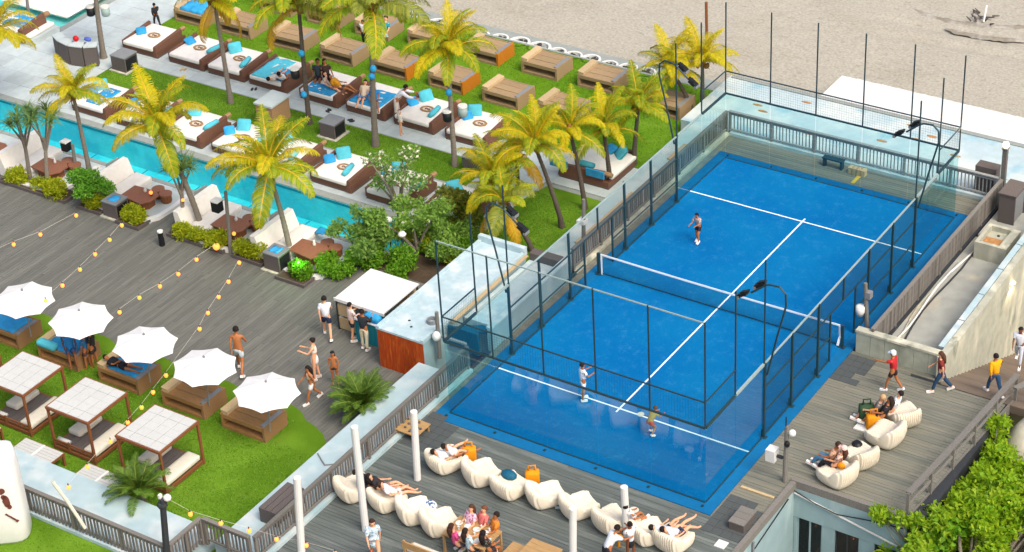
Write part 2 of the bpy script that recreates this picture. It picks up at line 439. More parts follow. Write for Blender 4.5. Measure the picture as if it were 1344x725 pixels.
# near lawn with its scalloped edge round the umbrella beds
edge = []
xs = [-16.9, -13.96, -10.97, -7.92, -5.19]
px_ = -40.0
edge.append((-40, -2.2))
for i, x in enumerate(xs):
    for k in range(9):
        t = k / 8
        edge.append((x - 1.95 + 2.4 * t, -2.1 + .5 * math.sin(math.pi * t) ** .8))
edge += [(-4.3, -2.2), (-3.7, -2.45), (-3.2, -2.9), (-2.62, -3.8)]
poly = [(-40, -9.2)] + [(-4.0, -9.2), (-4.0, -9.62), (-2.62, -9.62)] + edge[::-1]
lawn('lawn', poly, ZL + .03, m_grass, 0, 2)
lawn('lawn', [(-30, -30), (-2.4, -30), (-2.4, -11.4), (-30, -11.4)], .0, m_grass, 0, 2)
blades('grass_blades', [(-11, -14.5, -3, -11.5)], .0, m_blade, 3000)
sheet('terrace_base', -40, -30, -.75, -11.1, -.09, m_soil, 3.7)
sheet('corner_floor', -2.9, -11.2, -.75, -9.4, -.5, m_chan, 3.2)
blades('grass_blades', [(-29.5, 14.0, -9, 15.9), (-6, 9.2, -2.7, 15)], ZL + .03, m_blade, 26000)
blades('grass_blades', [(-30.4, 18.7, -2.7, 25.9)], ZL + .03, m_blade, 45000)
blades('grass_blades', [(-18, -9, -3.0, -3.6), (-17, -3.6, -5, -2.3)], ZL + .03, m_blade, 40000)

# left timber deck: every board is geometry, boards run along Y
def boards(name, x0, y0, x1, y1, z, wd, axis, m, lmin, lmax, gap=.012, seed=5, cut=None, jit=.004, xmax=None):
    mb = MB(); r = random.Random(seed)
    a0, a1, b0, b1 = (x0, x1, y0, y1) if axis == 'y' else (y0, y1, x0, x1)
    n = max(1, round((a1 - a0) / wd)); wd = (a1 - a0) / n
    for i in range(n):
        p = a0 + i * wd; q = b0 - (r.uniform(0, lmax) if b1 - b0 > lmax else 0)
        while q < b1:
            e = q + (r.uniform(lmin, lmax) if b1 - b0 > lmax else 1e9)
            s0, s1 = max(q, b0), min(e, b1)
            if s1 - s0 > .05:
                dz = r.uniform(-jit, jit)
                bx = (p + gap / 2, s0 + .004, p + wd - gap / 2, s1 - .004) if axis == 'y' else (s0 + .004, p + gap / 2, s1 - .004, p + wd - gap / 2)
                if xmax:
                    xm = xmax((bx[1] + bx[3]) / 2)
                    if bx[0] > xm - .05: q = e; continue
                    bx = (bx[0], bx[1], min(bx[2], xm), bx[3])
                if not cut or not cut((bx[0] + bx[2]) / 2, (bx[1] + bx[3]) / 2):
                    mb.box(bx[0], bx[1], z - .03 + dz, bx[2], bx[3], z + dz)
            q = e
    return mb.build(name, m, kind='stuff')
boards('deck_boards', -36, -3.6, -2.65, 7.15, ZL, .145, 'y', m_dkL, 2.2, 4.2)

# pool basin and water
POOL = (-60, 8.4, -8.2, 10.55)
x0, y0, x1, y1 = POOL
b = MB(); b.box(x0, y0 - .2, -2.3, x1 + .2, y1 + .2, -2.1).box(x0, y0 - .2, -2.1, x1 + .2, y0, ZL - .03).box(x0, y1, -2.1, x1 + .2, y1 + .2, ZL - .03).box(x1, y0, -2.1, x1 + .2, y1, ZL - .03)
struct('pool_basin', b, m_tile)
b = MB()
for i in range(26): b.box(-46 + i * 1.5, y0 + .02, -2.1, -45.94 + i * 1.5, y1 - .02, -2.094)
b.box(x0, y0 + .7, -2.1, x1, y0 + .76, -2.092).box(x0, y1 - .76, -2.1, x1, y1 - .7, -2.092)
struct('pool_tile_line', b, m_teal)
b = MB().box(-46, y0, ZL - .16, x1, y0 + .012, ZL - .05).box(-46, y1 - .012, ZL - .16, x1, y1, ZL - .05)
struct('pool_waterline_tile', b, m_teal)
struct('pool_coping', MB().box(x0, y0 - .22, ZL - .03, x1 + .4, y0, ZL + .015).box(x0, y1, ZL - .03, x1 + .4, y1 + .38, ZL + .015).box(x1, y0, ZL - .03, x1 + .4, y1, ZL + .015), m_coping)
def ripple(name, x0, y0, x1, y1, z, nx, ny, m):
    mb = MB()
    vs = [(x0 + (x1 - x0) * i / nx, y0 + (y1 - y0) * j / ny, 0) for j in range(ny + 1) for i in range(nx + 1)]
    vs = [(x, y, z + .030 * mn.noise(Vector((x * 1.3, y * 1.3, 0))) + .014 * mn.noise(Vector((x * 5, y * 5, 4)))) for x, y, _ in vs]
    mb.add(vs, [(j * (nx + 1) + i, j * (nx + 1) + i + 1, (j + 1) * (nx + 1) + i + 1, (j + 1) * (nx + 1) + i) for j in range(ny) for i in range(nx)])
    return struct(name, mb, m, smooth=True)
ripple('pool_water', -46, y0, x1, y1, ZL - .1, 400, 28, m_water)
# second pool at the far left
struct('pool_basin', MB().box(-60, 17.1, -1.3, -34.75, 60, -1.05).box(-34.75, 17.0, -1.5, -34.6, 60, ZL - .03).box(-60, 17.0, -1.5, -34.75, 17.1, ZL - .03), m_tileL)
struct('pool_coping', MB().box(-34.75, 17.0, ZL - .03, -34.4, 60, ZL + .012).box(-60, 16.98, ZL - .03, -34.75, 17.13, ZL + .012), m_coping)
ripple('pool_water', -48, 17.1, -34.75, 32, ZL - .09, 90, 80, m_water)

# court slab, apron, turf, lines
sheet('court_slab', -.75, -12, 12, 10.05, -.035, m_dark, 4.0)
sheet('court_slab', -.75, 10.05, 11.16, 22, -.035, m_dark, 4.0)
sheet('court_slab', 12, 2.4, 13.9, 10.05, -.035, m_dark, 4.0)
sheet('court_slab', 13.9, 2.4, 16.4, 9.9, -.036, m_dark, 4.0)
struct('court_apron', MB().box(-.45, -.48, -.03, 10.42, 20.4, .006), m_apron)
struct('court_turf', MB().box(0.02, .02, -.02, 9.98, 19.98, .016), m_turf_blue)
b = MB()
zz = .022
b.box(0.03, 3.0, zz - .004, 9.97, 3.06, zz).box(.03, 16.94, zz - .004, 9.97, 17.0, zz).box(4.97, 2.8, zz - .004, 5.03, 3.0, zz).box(4.97, 3.06, zz - .004, 5.03, 16.94, zz).box(4.97, 17.0, zz - .004, 5.03, 17.2, zz)
struct('court_lines', b, m_line)
boards('deck_boards', -.75, -12, 11.9, -.5, 0, .145, 'x', m_dkN, 2.0, 3.6, seed=8)
boards('deck_boards', -.45, 20.42, 11.0, 21.75, 0, .145, 'x', m_dkR, 2.0, 3.0, seed=9)
boards('deck_boards', -.75, -.5, -.46, 21.75, 0, .145, 'y', m_dkR, 2.0, 3.0, seed=10)
boards('deck_boards', 10.43, -.5, 11.9, 2.35, 0, .145, 'x', m_dkR, 1.0, 1.5, seed=12)
boards('deck_boards', 10.43, 2.35, 16.3, 10.0, 0, .145, 'x', m_dkR, 2.0, 3.6, seed=13, xmax=lambda y: 15.85 + (y - 2.3) * .075, cut=lambda x, y: x > 13.8 and y > 9.6)
struct('deck_fascia', MB().prism([(15.86, 2.46), (15.92, 2.46), (16.46, 9.9), (16.40, 9.9)], -.4, .03), m_rail)
# stairway going down beside the concrete wall: each tread its own board
b = MB()
for i in range(26):
    yy = 9.62 + i * .33
    b.box(13.92, yy, -.16 - .15 * (i + 1), 17.2, yy + .325, -.15 * (i))
b.build('stair_treads', m_dkB, kind='stuff')
sheet('bank', 16.45, -10, 60, 9.0, -3.6, m_dirt, 1.0)
# back ledge, channel
struct('rear_terrace', MB().box(-3.2, 21.98, -4, 30, 26.55, .02), m_ledge2)
struct('rear_terrace_joint', MB().box(-.9, 23.6, .02, 30, 23.64, .026).box(-3.1, 26.3, .02, 30, 26.54, .07), m_coping)
struct('channel_floor', MB().box(11.17, 10.2, -1.0, 13.65, 19.3, -.12).box(11.25, 19.3, -1.0, 30, 21.98, .0), m_chan)
# corrugated white sheets lying beyond the rear terrace
b = MB(); x = 1.0; r = random.Random(4)
while x < 14:
    b.box(x, 26.62, -.15, x + .22, 28.85 + r.uniform(-.02, .02), -.06 + r.uniform(-.006, .006)); x += .235
o = b.build('beach_walkway', m_white); tag(o, 'white slatted walkway laid on the sand behind the court terrace', 'walkway')

# ------------------------------------------------------------------ court enclosure
def post_mb(h, wd=.065):
    return MB().box(-wd / 2, -wd / 2, 0, wd / 2, wd / 2, h).box(-.11, -.09, 0, .11, .09, .02).box(-.10, -.02, .02, -wd / 2, .02, .3)
me_post3 = post_mb(3.0).mesh('post', m_steel)
me_post4 = post_mb(3.0, .075).mesh('post', m_steel)
me_thin = MB().box(-.03, -.03, 0, .03, .03, 1.0).mesh('post', m_steel)
def wires(ax, a0, a1, z0, z1, fixed, pitch=.055, r=.0035):
    mb = MB()
    n = int((a1 - a0) / pitch)
    P3 = (lambda a, z: (fixed, a, z)) if ax == 'y' else (lambda a, z: (a, fixed, z))
    def wire(p, q):
        p, q = Vector(p), Vector(q)
        d = (q - p).normalized(); u = d.cross(Vector((.57, .58, .59))).normalized() * r; v = d.cross(u)
        o = [u, -u * .5 + v * .87, -u * .5 - v * .87]
        mb.add([p + t for t in o] + [q + t for t in o], [(0, 1, 4, 3), (1, 2, 5, 4), (2, 0, 3, 5)])
    for i in range(n + 1):
        a = a0 + (a1 - a0) * i / n; wire(P3(a, z0), P3(a, z1))
    k = max(1, int((z1 - z0) / pitch))
    for j in range(k + 1):
        z = z0 + (z1 - z0) * j / k; wire(P3(a0, z), P3(a1, z))
    return mb
def glass_wall(name, label, Y, out):
    t = thing(name, label, 'glass wall', (0, 0, 0))
    for i in range(5):
        MB().box(.02 + i * 2, Y - .006, .03, 1.985 + i * 2, Y + .006, 2.95).build('glass_pane', m_glass, t)
    MB().box(0, Y - .025, .0, 10, Y + .025, .03).build('base_channel', m_steel, t)
    MB().box(0, Y - .03, 2.96, 10, Y + .03, 3.02).build('top_beam', m_steel, t)
    MB().box(0, Y - .02, 3.97, 10, Y + .02, 4.01).build('mesh_rail', m_steel, t)
    if out < 0: MB().box(0, Y - .018, 6.96, 10, Y + .018, 7.0).build('upper_rail', m_steelL, t)
    for i in range(6):
        h = 4.0
        MB().box(-.022, -.022, 0, .022, .022, h).build('upright', m_steel, t, (i * 2, Y, 3.0))
        MB().box(-.02, -.02, 0, .02, .02, .05).box(-.04, -.05, 0, .04, .05, .03).build('foot_bracket', m_steel, t, (i * 2, Y + out * .2, .006))
    wires('x', 0, 10, 3.03, 3.97, Y, .10, .0025).build('wire_mesh', m_mesh, t, kind='stuff')
    return t
glass_wall('court_glass_wall', 'glass end wall of the blue court beside the bean bag terrace', 0, -1)
glass_wall('court_glass_wall', 'glass end wall of the blue court on the beach side', 20, 1)
def side_fence(X, sgn, label):
    t = thing('court_side_fence', label, 'fence')
    for a, b in ((0, 2), (2, 4), (16, 18), (18, 20)):
        MB().box(X - .006, a + .02, .03, X + .006, b - .02, 2.95).build('glass_pane', m_glass, t)
        MB().box(X - .04, a + .04, 2.95, X + .04, b - .04, 3.03).build('top_beam', m_steelL if 2 <= a <= 16 else m_steel, t)
        MB().box(X - .025, a + .06, 0, X + .025, b - .04, .03).build('base_channel', m_steel, t)
    for y0, y1, yt in ((0.03, 2, 2), (18, 19.97, 18)):
        wires('y', y0, y1, 3.03, 3.97, X, .10, .0025).build('wire_mesh', m_mesh, t, kind='stuff')
        MB().box(X - .02, y0, 3.97, X + .02, y1, 4.01).build('mesh_rail', m_steel, t)
    for y in (2, 4, 16, 18):
        if y in (2, 18): MB().box(-.022, -.022, 3.03, .022, .022, 7.0).build('upright', m_steel, t, (X, y, 0))
    for y in (4, 6, 8, 12, 14, 16):
        put('post', me_post4, t, (X + sgn * .03, y, .006))
    for y0, y1 in ((4, 6), (6, 8), (12, 14), (14, 16)):
        for z in (1.0, 2.0):
            MB().box(X - .02, y0 + .06, z - .02, X + .02, y1 - .06, z + .02).build('rail', m_steel, t)
        MB().box(X - .02, y0 + .06, .03, X + .02, y1 - .06, .07).build('rail', m_steel, t)
        wires('y', y0 + .06, y1 - .06, .06, 2.96, X, .06).build('wire_mesh', m_mesh, t, kind='stuff')
    MB().box(X - .025, 4.06, 2.96, X + .025, 15.94, 3.01).build('top_rail', m_steelL, t)
    MB().box(X - .02, 8.06, 1.98, X + .02, 11.94, 2.02).build('gate_lintel', m_steel, t)
    put('gate_post', me_thin, t, (X, 10, 2.02)).scale = (1, 1, .94)
    for y in (9, 11):
        put('gate_post', me_thin, t, (X, y, .006)).scale = (1, 1, 1.98)
    wires('y', 8.06, 11.94, 2.02, 2.96, X, .06).build('wire_mesh', m_mesh, t, kind='stuff')
    for y0, y1 in ((8.06, 8.97), (11.03, 11.94)):
        wires('y', y0, y1, .06, 1.98, X, .06).build('wire_mesh', m_mesh, t, kind='stuff')
        MB().box(X - .02, y0, 1.0, X + .02, y1, 1.04).build('rail', m_steel, t)
        MB().box(X - .02, y0, .03, X + .02, y1, .07).build('rail', m_steel, t)
side_fence(0, -1, 'mesh and glass side fence of the blue court beside the pool terrace railing')
side_fence(10, 1, 'mesh and glass side fence of the blue court beside the concrete channel')

def floodlight_pole(X, Y, s, label, full=True):
    t = thing('floodlight_pole', label, 'floodlight', (X, Y, .01), 0, 'floodlight poles at the blue court')
    MB().tube([(0, 0, 0), (0, 0, 7.0)], .03, 8).build('pole', m_steel, t)
    pts = [(s * .12, 0, 2.6), (s * .45, 0, 4.2), (s * .75, 0, 5.5), (s * .72, 0, 5.95), (s * .5, 0, 6.15), (s * .15, 0, 6.12), (0, 0, 6.05), (-s * .35, 0, 5.75), (-s * .5, 0, 5.62)]
    MB().tube(pts, .035, 8).build('arm', m_steel, t)
    for dx, dy in ((-.10, .12), (-.62, -.05)):
        f = MB()
        f.beam((s * dx, dy, 6.05 if dx > -.3 else 5.62), (s * dx - s * .3, dy, 5.85 if dx > -.3 else 5.42), .25, .11)
        f.beam((s * dx + s * .05, dy, 6.12 if dx > -.3 else 5.69), (s * dx - .2 * s, dy, 6.0 if dx > -.3 else 5.56), .17, .06)
        fl = f.build('floodlight', m_black, t)
        MB().box(-.05, -.13, -.05, .05, .13, .05).build('lamp_glass', m_grey, fl, (s * (dx - .29), dy, 5.83 if dx > -.3 else 5.40))
floodlight_pole(10.0, 4, 1, 'curved floodlight pole at the court corner near the right bean bags')
floodlight_pole(10.0, 16, 1, 'curved floodlight pole by the concrete basin side of the court')
floodlight_pole(0.0, 4, -1, 'curved floodlight pole by the grey blue building')
floodlight_pole(0.0, 16, -1, 'curved floodlight pole standing in front of the yellow palms')

t = thing('court_net', 'blue court net with white top band', 'net', (0, 10, .016))
wires('x', .1, 9.9, .06, .88, 0, .05, .003).build('net_mesh', m_mesh, t, kind='stuff')
b = MB()
for i in range(12):
    xa, xb = .08 + 9.84 * i / 12, .08 + 9.84 * (i + 1) / 12
    za, zb = [.92 - .04 * (1 - ((x - 5) / 5) ** 2) for x in (xa, xb)]
    b.beam((xa, 0, za - .03), (xb, 0, zb - .03), .022, .07)
b.build('top_band', m_line, t)
MB().box(.08, -.01, .02, .14, .01, .86).build('side_band', m_line, t)
b = MB(); b.beam((9.89, 0, .86), (9.94, -.03, .4), .02, .09).beam((9.94, -.03, .41), (9.87, -.05, .05), .02, .09); b.build('side_band', m_line, t)
MB().box(.05, -.006, .05, 9.9, .006, .09).build('bottom_band', m_steel, t)
for x in (-.02, 10.02): MB().box(x - .05, -.05, 0, x + .05, .05, .93).box(x - .12, -.1, 0, x + .12, .1, .03).build('net_post', m_steel, t)

# ------------------------------------------------------------------ railings
me_pick = MB().box(-.028, -.02, 0, .028, .02, .86).mesh('picket', m_picket)
me_pickL = MB().box(-.02, -.015, 0, .02, .015, .86).mesh('picket', m_picketL)
def railing(label, a, b, pitch=.14, me=me_pick, mr=m_rail, h=1.08, curb=True, mcurb=None, off=0.0, z=0.0, pw=1.0, curbw=.16):
    a, b = Vector((*a, z)), Vector((*b, z)); d = b - a; Ln = d.length; u = d / Ln
    ang = math.atan2(u.y, u.x)
    t = thing('timber_railing', label, 'railing', a, ang)
    MB().box(0, -.07, h - .05, Ln, .07, h).build('top_rail', mr, t)
    MB().box(0, -.03, h - .17, Ln, .03, h - .11).build('rail', mr, t)
    MB().box(0, -.03, .2, Ln, .03, .26).build('rail', mr, t)
    n = int(Ln / pitch); r = random.Random(int(Ln * 100))
    for i in range(n):
        o = put('picket', me, t, (pitch * (i + .5) + r.uniform(-.008, .008), .045, .14)); o.scale = (pw, 1, 1 + r.uniform(-.02, .03))
        o.rotation_euler = (0, r.uniform(-.012, .012), 0)
    k = max(2, round(Ln / 2.0))
    for i in range(k + 1):
        MB().box(-.05, -.05, 0, .05, .05, h - .05).build('post', mr, t, (min(max(Ln * i / k, .05), Ln - .05), -.001, 0))
    if curb: MB().box(0, -curbw, 0, Ln, curbw * .9, .13).build('kerb', mcurb or m_ledge, t)
    return t
railing('weathered timber railing between the bean bag deck and the pale ledge', (-.8, -9.55), (-.8, 2.4), .135)
railing('weathered timber railing along the court towards the yellow palms', (-.92, 9.6), (-.92, 21.85), .15, mcurb=m_wallc2, pw=1.25)
railing('pale grey railing with thin pickets behind the beach end of the court', (-.85, 21.9), (10.95, 21.9), .15, me_pickL, m_picketL)
railing('tight boarded railing between the court and the concrete channel', (11.1, 21.85), (11.1, 10.12), .128, me_pick, m_rail, pw=2.1, curb=False)
railing('weathered railing on its kerb above the small bottom lawn', (-2.9, -11.25), (-13, -11.25), .15, mcurb=m_ledge)
railing('short railing turning in from the lamp post to the pale ledge', (-2.93, -9.62), (-2.93, -11.15), .15, curb=False)
railing('short railing across the gap behind the dark bin', (-2.85, -9.6), (-.95, -9.6), .15, curb=False)
# pale ledges
def ledge(label, x0, y0, x1, y1, z0, z1, m=m_ledge):
    b = MB().box(x0, y0, z0, x1, y1, z1)
    o = b.build('concrete_ledge', m); tag(o, label, 'ledge'); return o
ledge('long pale blue concrete ledge between the lawn and the bean bag deck', -2.6, -9.5, -1.0, 1.85, -3.7, .10)
ledge('long pale blue concrete ledge along the court beside the yellow palms', -2.6, 9.35, -1.12, 21.95, -3.7, .10)
ledge('pale blue concrete ledge below the cabanas and low slatted tables', -40, -11.05, -3.05, -9.05, -3.7, .10)
tag(MB().box(-1.9, 11.3, .1, -1.5, 15.6, .16).build('loose_board', m_woodL), 'long pale board lying on the ledge by the court railing', 'board')
tag(MB().box(-1.95, 18.6, .1, -1.5, 20.0, .17).build('loose_board', m_woodL), 'short pale board on the ledge near the far court corner', 'board')
o = MB().tube([(-2.5, -4.2, .13), (-1.9, -4.6, .14), (-1.5, -4.3, .14), (-1.35, -3.2, .14)], .025, 6).build('hose', m_grey); tag(o, 'grey hose lying on the pale ledge beside the lawn', 'hose')
t = thing('slatted_bench', 'dark slatted bench standing on the ledge behind the railing', 'bench', (-1.6, -7.2, .10))
for i in range(3): MB().box(-.35 + i * .24, -.75, .52, -.14 + i * .24, .75, .58).build('slat', m_wickD, t)
MB().box(-.35, -.75, 0, .35, -.68, .52).build('side_panel', m_wickD, t); MB().box(-.35, .68, 0, .35, .75, .52).build('side_panel', m_wickD, t)
MB().box(.29, -.68, .05, .34, .68, .52).build('front_panel', m_wickD, t)

# ------------------------------------------------------------------ service building with the orange end, stair housing, kiosk
t = thing('service_building', 'flat roofed pale service building with rusty orange end wall', 'building', (-3.4, 1.9, ZL))
b = MB(); b.box(-1.0, .04, -1, 1.0, 6.75, 1.62); b.build('wall', m_lowwall, t)
b = MB(); b.box(-1.04, -.02, 1.62, 1.04, 6.8, 1.70).box(-1.04, 6.6, 1.70, 1.04, 6.8, 1.95).box(-1.04, -.02, 1.70, -.90, 6.6, 1.76).box(.92, -.02, 1.70, 1.04, 6.6, 1.78)
b.build('roof', m_roofblue, t)
b = MB(); b.ring(.14, .2, 1.7, 1.85, 12, (.6, 1.2, 0)); b.build('roof_vent', m_grey, t)
for px_, py_ in ((-.2, .9), (.1, .6)): MB().ball((px_, py_, 1.71), .06, .05, .02, 6, 4).build('roof_stain', m_dark, t)
for i in range(13):
    MB().box(-1.0 + i * 2 / 13 + .004, -.006 - .006 * (i % 3), 0, -1.0 + (i + 1) * 2 / 13 - .004, .036, 1.60).build('orange_board', m_orange, t)
t = thing('stair_housing', 'pale blue stairwell with sloping white coping beside the court glass', 'stairwell', (-.9, 2.9, 0))
MB().box(-.02, .9, 0, .14, 6.3, .92).build('parapet_wall', m_lowwall, t)
MB().box(-.06, .9, .92, .18, 6.3, .99).build('coping', m_ledge, t)
MB().box(-1.44, 1.5, -.7, -.03, 6.3, .62).build('stair_floor', m_roofblue, t)
b = MB(); b.beam((-1.30, .6, .98), (-1.34, 5.6, 1.0), .14, .05); b.build('loose_plank', m_woodL, t)
MB().box(-1.43, 5.9, .62, -.1, 6.29, .93).build('end_box', m_wickD, t)
for i in range(6): MB().box(-1.4 + i * .22, .42, .0, -1.19 + i * .22, .48, .92).build('teal_panel', m_tealD, t)
b = MB(); b.beam((-1.4, .55, .6), (-.1, 1.6, .5), .5, .03); b.build('tarp', m_tealD, t)
MB().box(-1.45, -.35, .92, -.1, -.25, 1.0).build('rail', m_picketL, t)
t = thing('kiosk', 'small drinks kiosk with white panel roof and teal counter', 'kiosk', (-7.2, 3.1, ZL))
for i in range(4): MB().box(.02 + i * .56, -.05 , 1.38, .57 + i * .56, 2.2, 1.425).build('roof_panel', m_white, t)
MB().box(-.02, -.09, 1.31, 2.27, -.05, 1.43).build('fascia', m_white, t)
for x, y in ((.03, .0), (.03, 2.1), (2.2, 2.1), (2.2, 0)): MB().box(x - .03, y - .03, 0, x + .03, y + .03, 1.38).build('post', m_dark, t)
for z in (.55, 1.15): MB().box(.06, .0, z - .5, .85, .04, z).build('panel', m_woodL, t)
MB().box(.06, .04, 1.18, .9, .08, 1.24).build('rail', m_dark, t)
for i in range(5): MB().box(1.05 + i * .22, -.3, 0, 1.26 + i * .22, -.26, .95).build('teal_board', m_teal, t)
MB().box(1.0, -.34, .95, 2.2, .3, 1.0).build('counter', m_line, t)
MB().box(.1, 1.9, .3, 2.2, 2.05, 1.3).build('back_shelf', m_woodL, t)
b = MB(); r = random.Random(2)
for i in range(16):
    for z in (.9,): b.lathe([(.035, 0), (.035, .16), (.012, .2), (.012, .26)], 6, (.25 + i * .12, 1.8, z))
b.build('bottles', m_honey, t, kind='stuff')
tag(MB().cushion(-5.75, 2.78, ZL + 1.0, -5.05, 3.3, ZL + 1.3, .12).build('blue_bag', m_towel, smooth=True), 'bulky royal blue bag lying on the kiosk counter', 'bag')

# ------------------------------------------------------------------ right side walls
t = thing('garden_wall', 'low mossy concrete wall with panel joints behind the walkers', 'wall', (10.55, 9.98, 0))
for i in range(6): MB().box(i * .545 + .006, .0, 0, (i + 1) * .545 - .006, .22, .86 + .005 * (i % 2)).build('panel', m_wallc, t)
MB().box(-.02, -.03, .86, 3.3, .26, .95).build('coping', m_wallc2, t)
t = thing('concrete_wall', 'high streaked concrete wall climbing beside the stairway', 'wall', (13.66, 10.2, 0))
b = MB()
prof = [(-.4, .95), (3, 1.0), (6, 1.15), (9, 1.3), (14, 1.5), (22, 1.7)]
n = len(prof)
vs = []
for y, z in prof: vs += [(0, y, -6), (.26, y, -6), (.26, y, z), (0, y, z)]
fs = []
for i in range(n - 1):
    for k in range(4): fs.append((4 * i + k, 4 * i + (k + 1) % 4, 4 * i + 4 + (k + 1) % 4, 4 * i + 4 + k))
fs += [(3, 2, 1, 0), tuple(4 * (n - 1) + k for k in range(4))]
b.add(vs, fs); b.build('wall', m_wallc2, t)
for i in range(5):
    b = MB(); ya, yb = i * 1.75 + .3, i * 1.75 + 2.0
    b.beam((-.14, ya, .86 + ya * .045), (-.14, yb, .86 + yb * .045), .22, .06); b.build('coping_slab', m_ledge, t)
b = MB(); b.lathe([(.09, 0), (.12, .04), (.05, .1)], 10, (.30, 5.7, .55)); wl = b.build('wall_lamp', m_bulbW, t)
pl = bpy.data.lights.new('wall_lamp_light', 'SPOT'); pl.energy = 60; pl.color = (1, .72, .4); pl.spot_size = R_(110); pl.shadow_soft_size = .08
lo_ = bpy.data.objects.new('wall_lamp_light', pl); COL.objects.link(lo_); lo_.location = (14.05, 15.9, .5); lo_.rotation_euler = (0, R_(-8), 0)
# pipes in the channel
for i, (xa, ya, xb, yb, r_, m) in enumerate(((11.35, 10.4, 11.5, 18.5, .045, m_white), (11.5, 10.3, 11.25, 17.2, .03, m_wallc2), (11.75, 10.3, 11.45, 19.0, .035, m_dark))):
    pts = [(xa + (xb - xa) * k / 8 + .12 * math.sin(k * .9 + i), ya + (yb - ya) * k / 8, -.07 + .004 * i) for k in range(9)]
    o = MB().tube(pts, r_, 6).build('pipe', m, smooth=True)
    tag(o, ['white pipe winding along the channel floor', 'pale thin pipe crossing the channel floor', 'dark pipe beside the boarded railing'][i], 'pipe')
t = thing('concrete_basin', 'rust stained concrete trough at the far end of the channel', 'basin', (12.3, 18.6, -.12))
b = MB(); b.box(-.62, -.75, 0, .62, -.6, .72).box(-.62, .6, 0, .62, .75, .72).box(-.62, -.6, 0, -.48, .6, .72).box(.30, -.6, 0, .62, .6, .72).box(-.48, -.6, 0, .30, .6, .5)
b.build('basin_body', m_wallc2, t); MB().box(-.46, -.5, .5, .2, .1, .53).build('rust_water', m_rust, t); MB().lathe([(.06, 0), (.06, .03)], 8, (-.1, .35, .5)).build('drain', m_dark, t)
t = thing('storage_cabinet', 'brown cabinet with white door outside the far railing corner', 'cabinet', (11.85, 21.0, 0))
MB().box(-.3, -.5, 0, .25, .62, 1.25).build('cabinet_body', m_wickD, t); MB().box(.26, -.42, .05, .30, .54, 1.2).build('door', m_grey, t)
b = MB(); b.box(.25, -.5, 0, .34, -.44, 1.25).box(.25, .56, 0, .34, .62, 1.25).box(-.34, -.54, 1.25, .38, .66, 1.31); b.build('frame', m_wickD, t)
o = MB().box(9.9, 22.1, .02, 10.75, 22.6, 1.25).build('dark_locker', m_wickD); tag(o, 'dark brown locker behind the pale railing under the lit lamp', 'locker')
t = thing('lamp_post', 'short timber lamp post with a lit globe at the railing corner', 'lamp', (11.1, 22.0, 0))
MB().box(-.09, -.09, 0, .09, .09, 2.35).build('post', m_rail, t); MB().box(-.12, -.12, 2.35, .12, .12, 2.4).build('cap', m_rail, t)
MB().ball((0, 0, 2.52), .13, .13, .13, 10, 8).build('globe', m_bulbW, t, smooth=True)
pl = bpy.data.lights.new('lamp_post_light', 'POINT'); pl.energy = 60; pl.color = (1, .75, .45); pl.shadow_soft_size = .15
lo_ = bpy.data.objects.new('lamp_post_light', pl); COL.objects.link(lo_); lo_.location = (11.1, 22.0, 2.8)
r = random.Random(9)
for i in range(11):
    x = r.uniform(-1, 12); y = r.uniform(23, 26.2)
    b = MB(); b.lathe([(.16, 0), (.12, .02), (.02, .03)], 7, (x, y, .02), 0, 1.6, .6)
    o = b.build('rust_patch', m_rust, kind='stuff')
# deck kerbs round the sunken court and the lower building
o = MB().box(11.9, -12, -.2, 12.08, 2.3, .07).build('deck_kerb', m_rail); tag(o, 'long grey timber kerb on the deck edge above the pale lower wall', 'kerb')
o = MB().box(11.9, 2.302, -.2, 16.0, 2.46, .10).build('deck_kerb', m_rail); tag(o, 'grey timber kerb above the lower building windows', 'kerb')
t = thing('lower_building', 'pale blue lower building with dark windows under the deck edge', 'building', (12.0, 2.3, 0))
MB().box(-.1, -12, -4.2, .02, 0, -.2).build('side_wall', m_lowwall, t)
for a, b_ in ((.02, .12), (1.05, 1.5), (2.35, 2.9), (3.65, 3.95)): MB().box(a, .02, -4.2, b_, .2, -1.36).build('pillar', m_lowwall, t)
MB().box(.02, .0, -1.36, 3.95, .2, -.2).build('lintel_wall', m_lowwall, t)
for a, b_ in ((.12, 1.05), (1.5, 2.35), (2.9, 3.65)):
    w_ = MB().box(a, .08, -4.2, a + .06, .14, -1.36).box(b_ - .06, .08, -4.2, b_, .14, -1.36).box(a + .06, .08, -1.43, b_ - .06, .14, -1.36).box((a + b_) / 2 - .03, .08, -4.2, (a + b_) / 2 + .03, .14, -1.43).build('window', m_lowwall if a < 1 else m_dark, t)
    MB().box(a + .06, .10, -4.2, b_ - .06, .11, -1.43).build('pane', m_pane, w_)
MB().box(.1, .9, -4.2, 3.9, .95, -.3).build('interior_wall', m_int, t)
for x in (.55, 1.9, 2.2, 3.2): MB().ball((x, .6, -2.0 - .3 * (x > 2)), .04, .04, .04, 6, 4).build('interior_lamp', m_redl if x > 1 else m_bulb, t)
MB().tube([(.05, -.04, -.35), (1.0, -.04, -.55), (2.2, -.04, -.8), (3.9, -.04, -1.15)], .035, 6).build('conduit', m_white, t)
MB().tube([(.0, -.05, -.25), (.8, -.06, -.5), (1.6, -.08, -.62), (2.6, -.06, -.45), (3.9, -.05, -.3)], .02, 5).build('cable', m_black, t)
MB().tube([(.06, -.5, -.3), (.06, -3, -.7), (.06, -7, -.5)], .02, 5).build('cable', m_black, t)
MB().box(.06, -3.0, -2.2, .09, -2.9, -.3).build('downpipe', m_grey, t)
t = thing('deck_handrail', 'grey timber handrail along the right deck edge beside the tree', 'railing', (15.9, 2.45, 0))
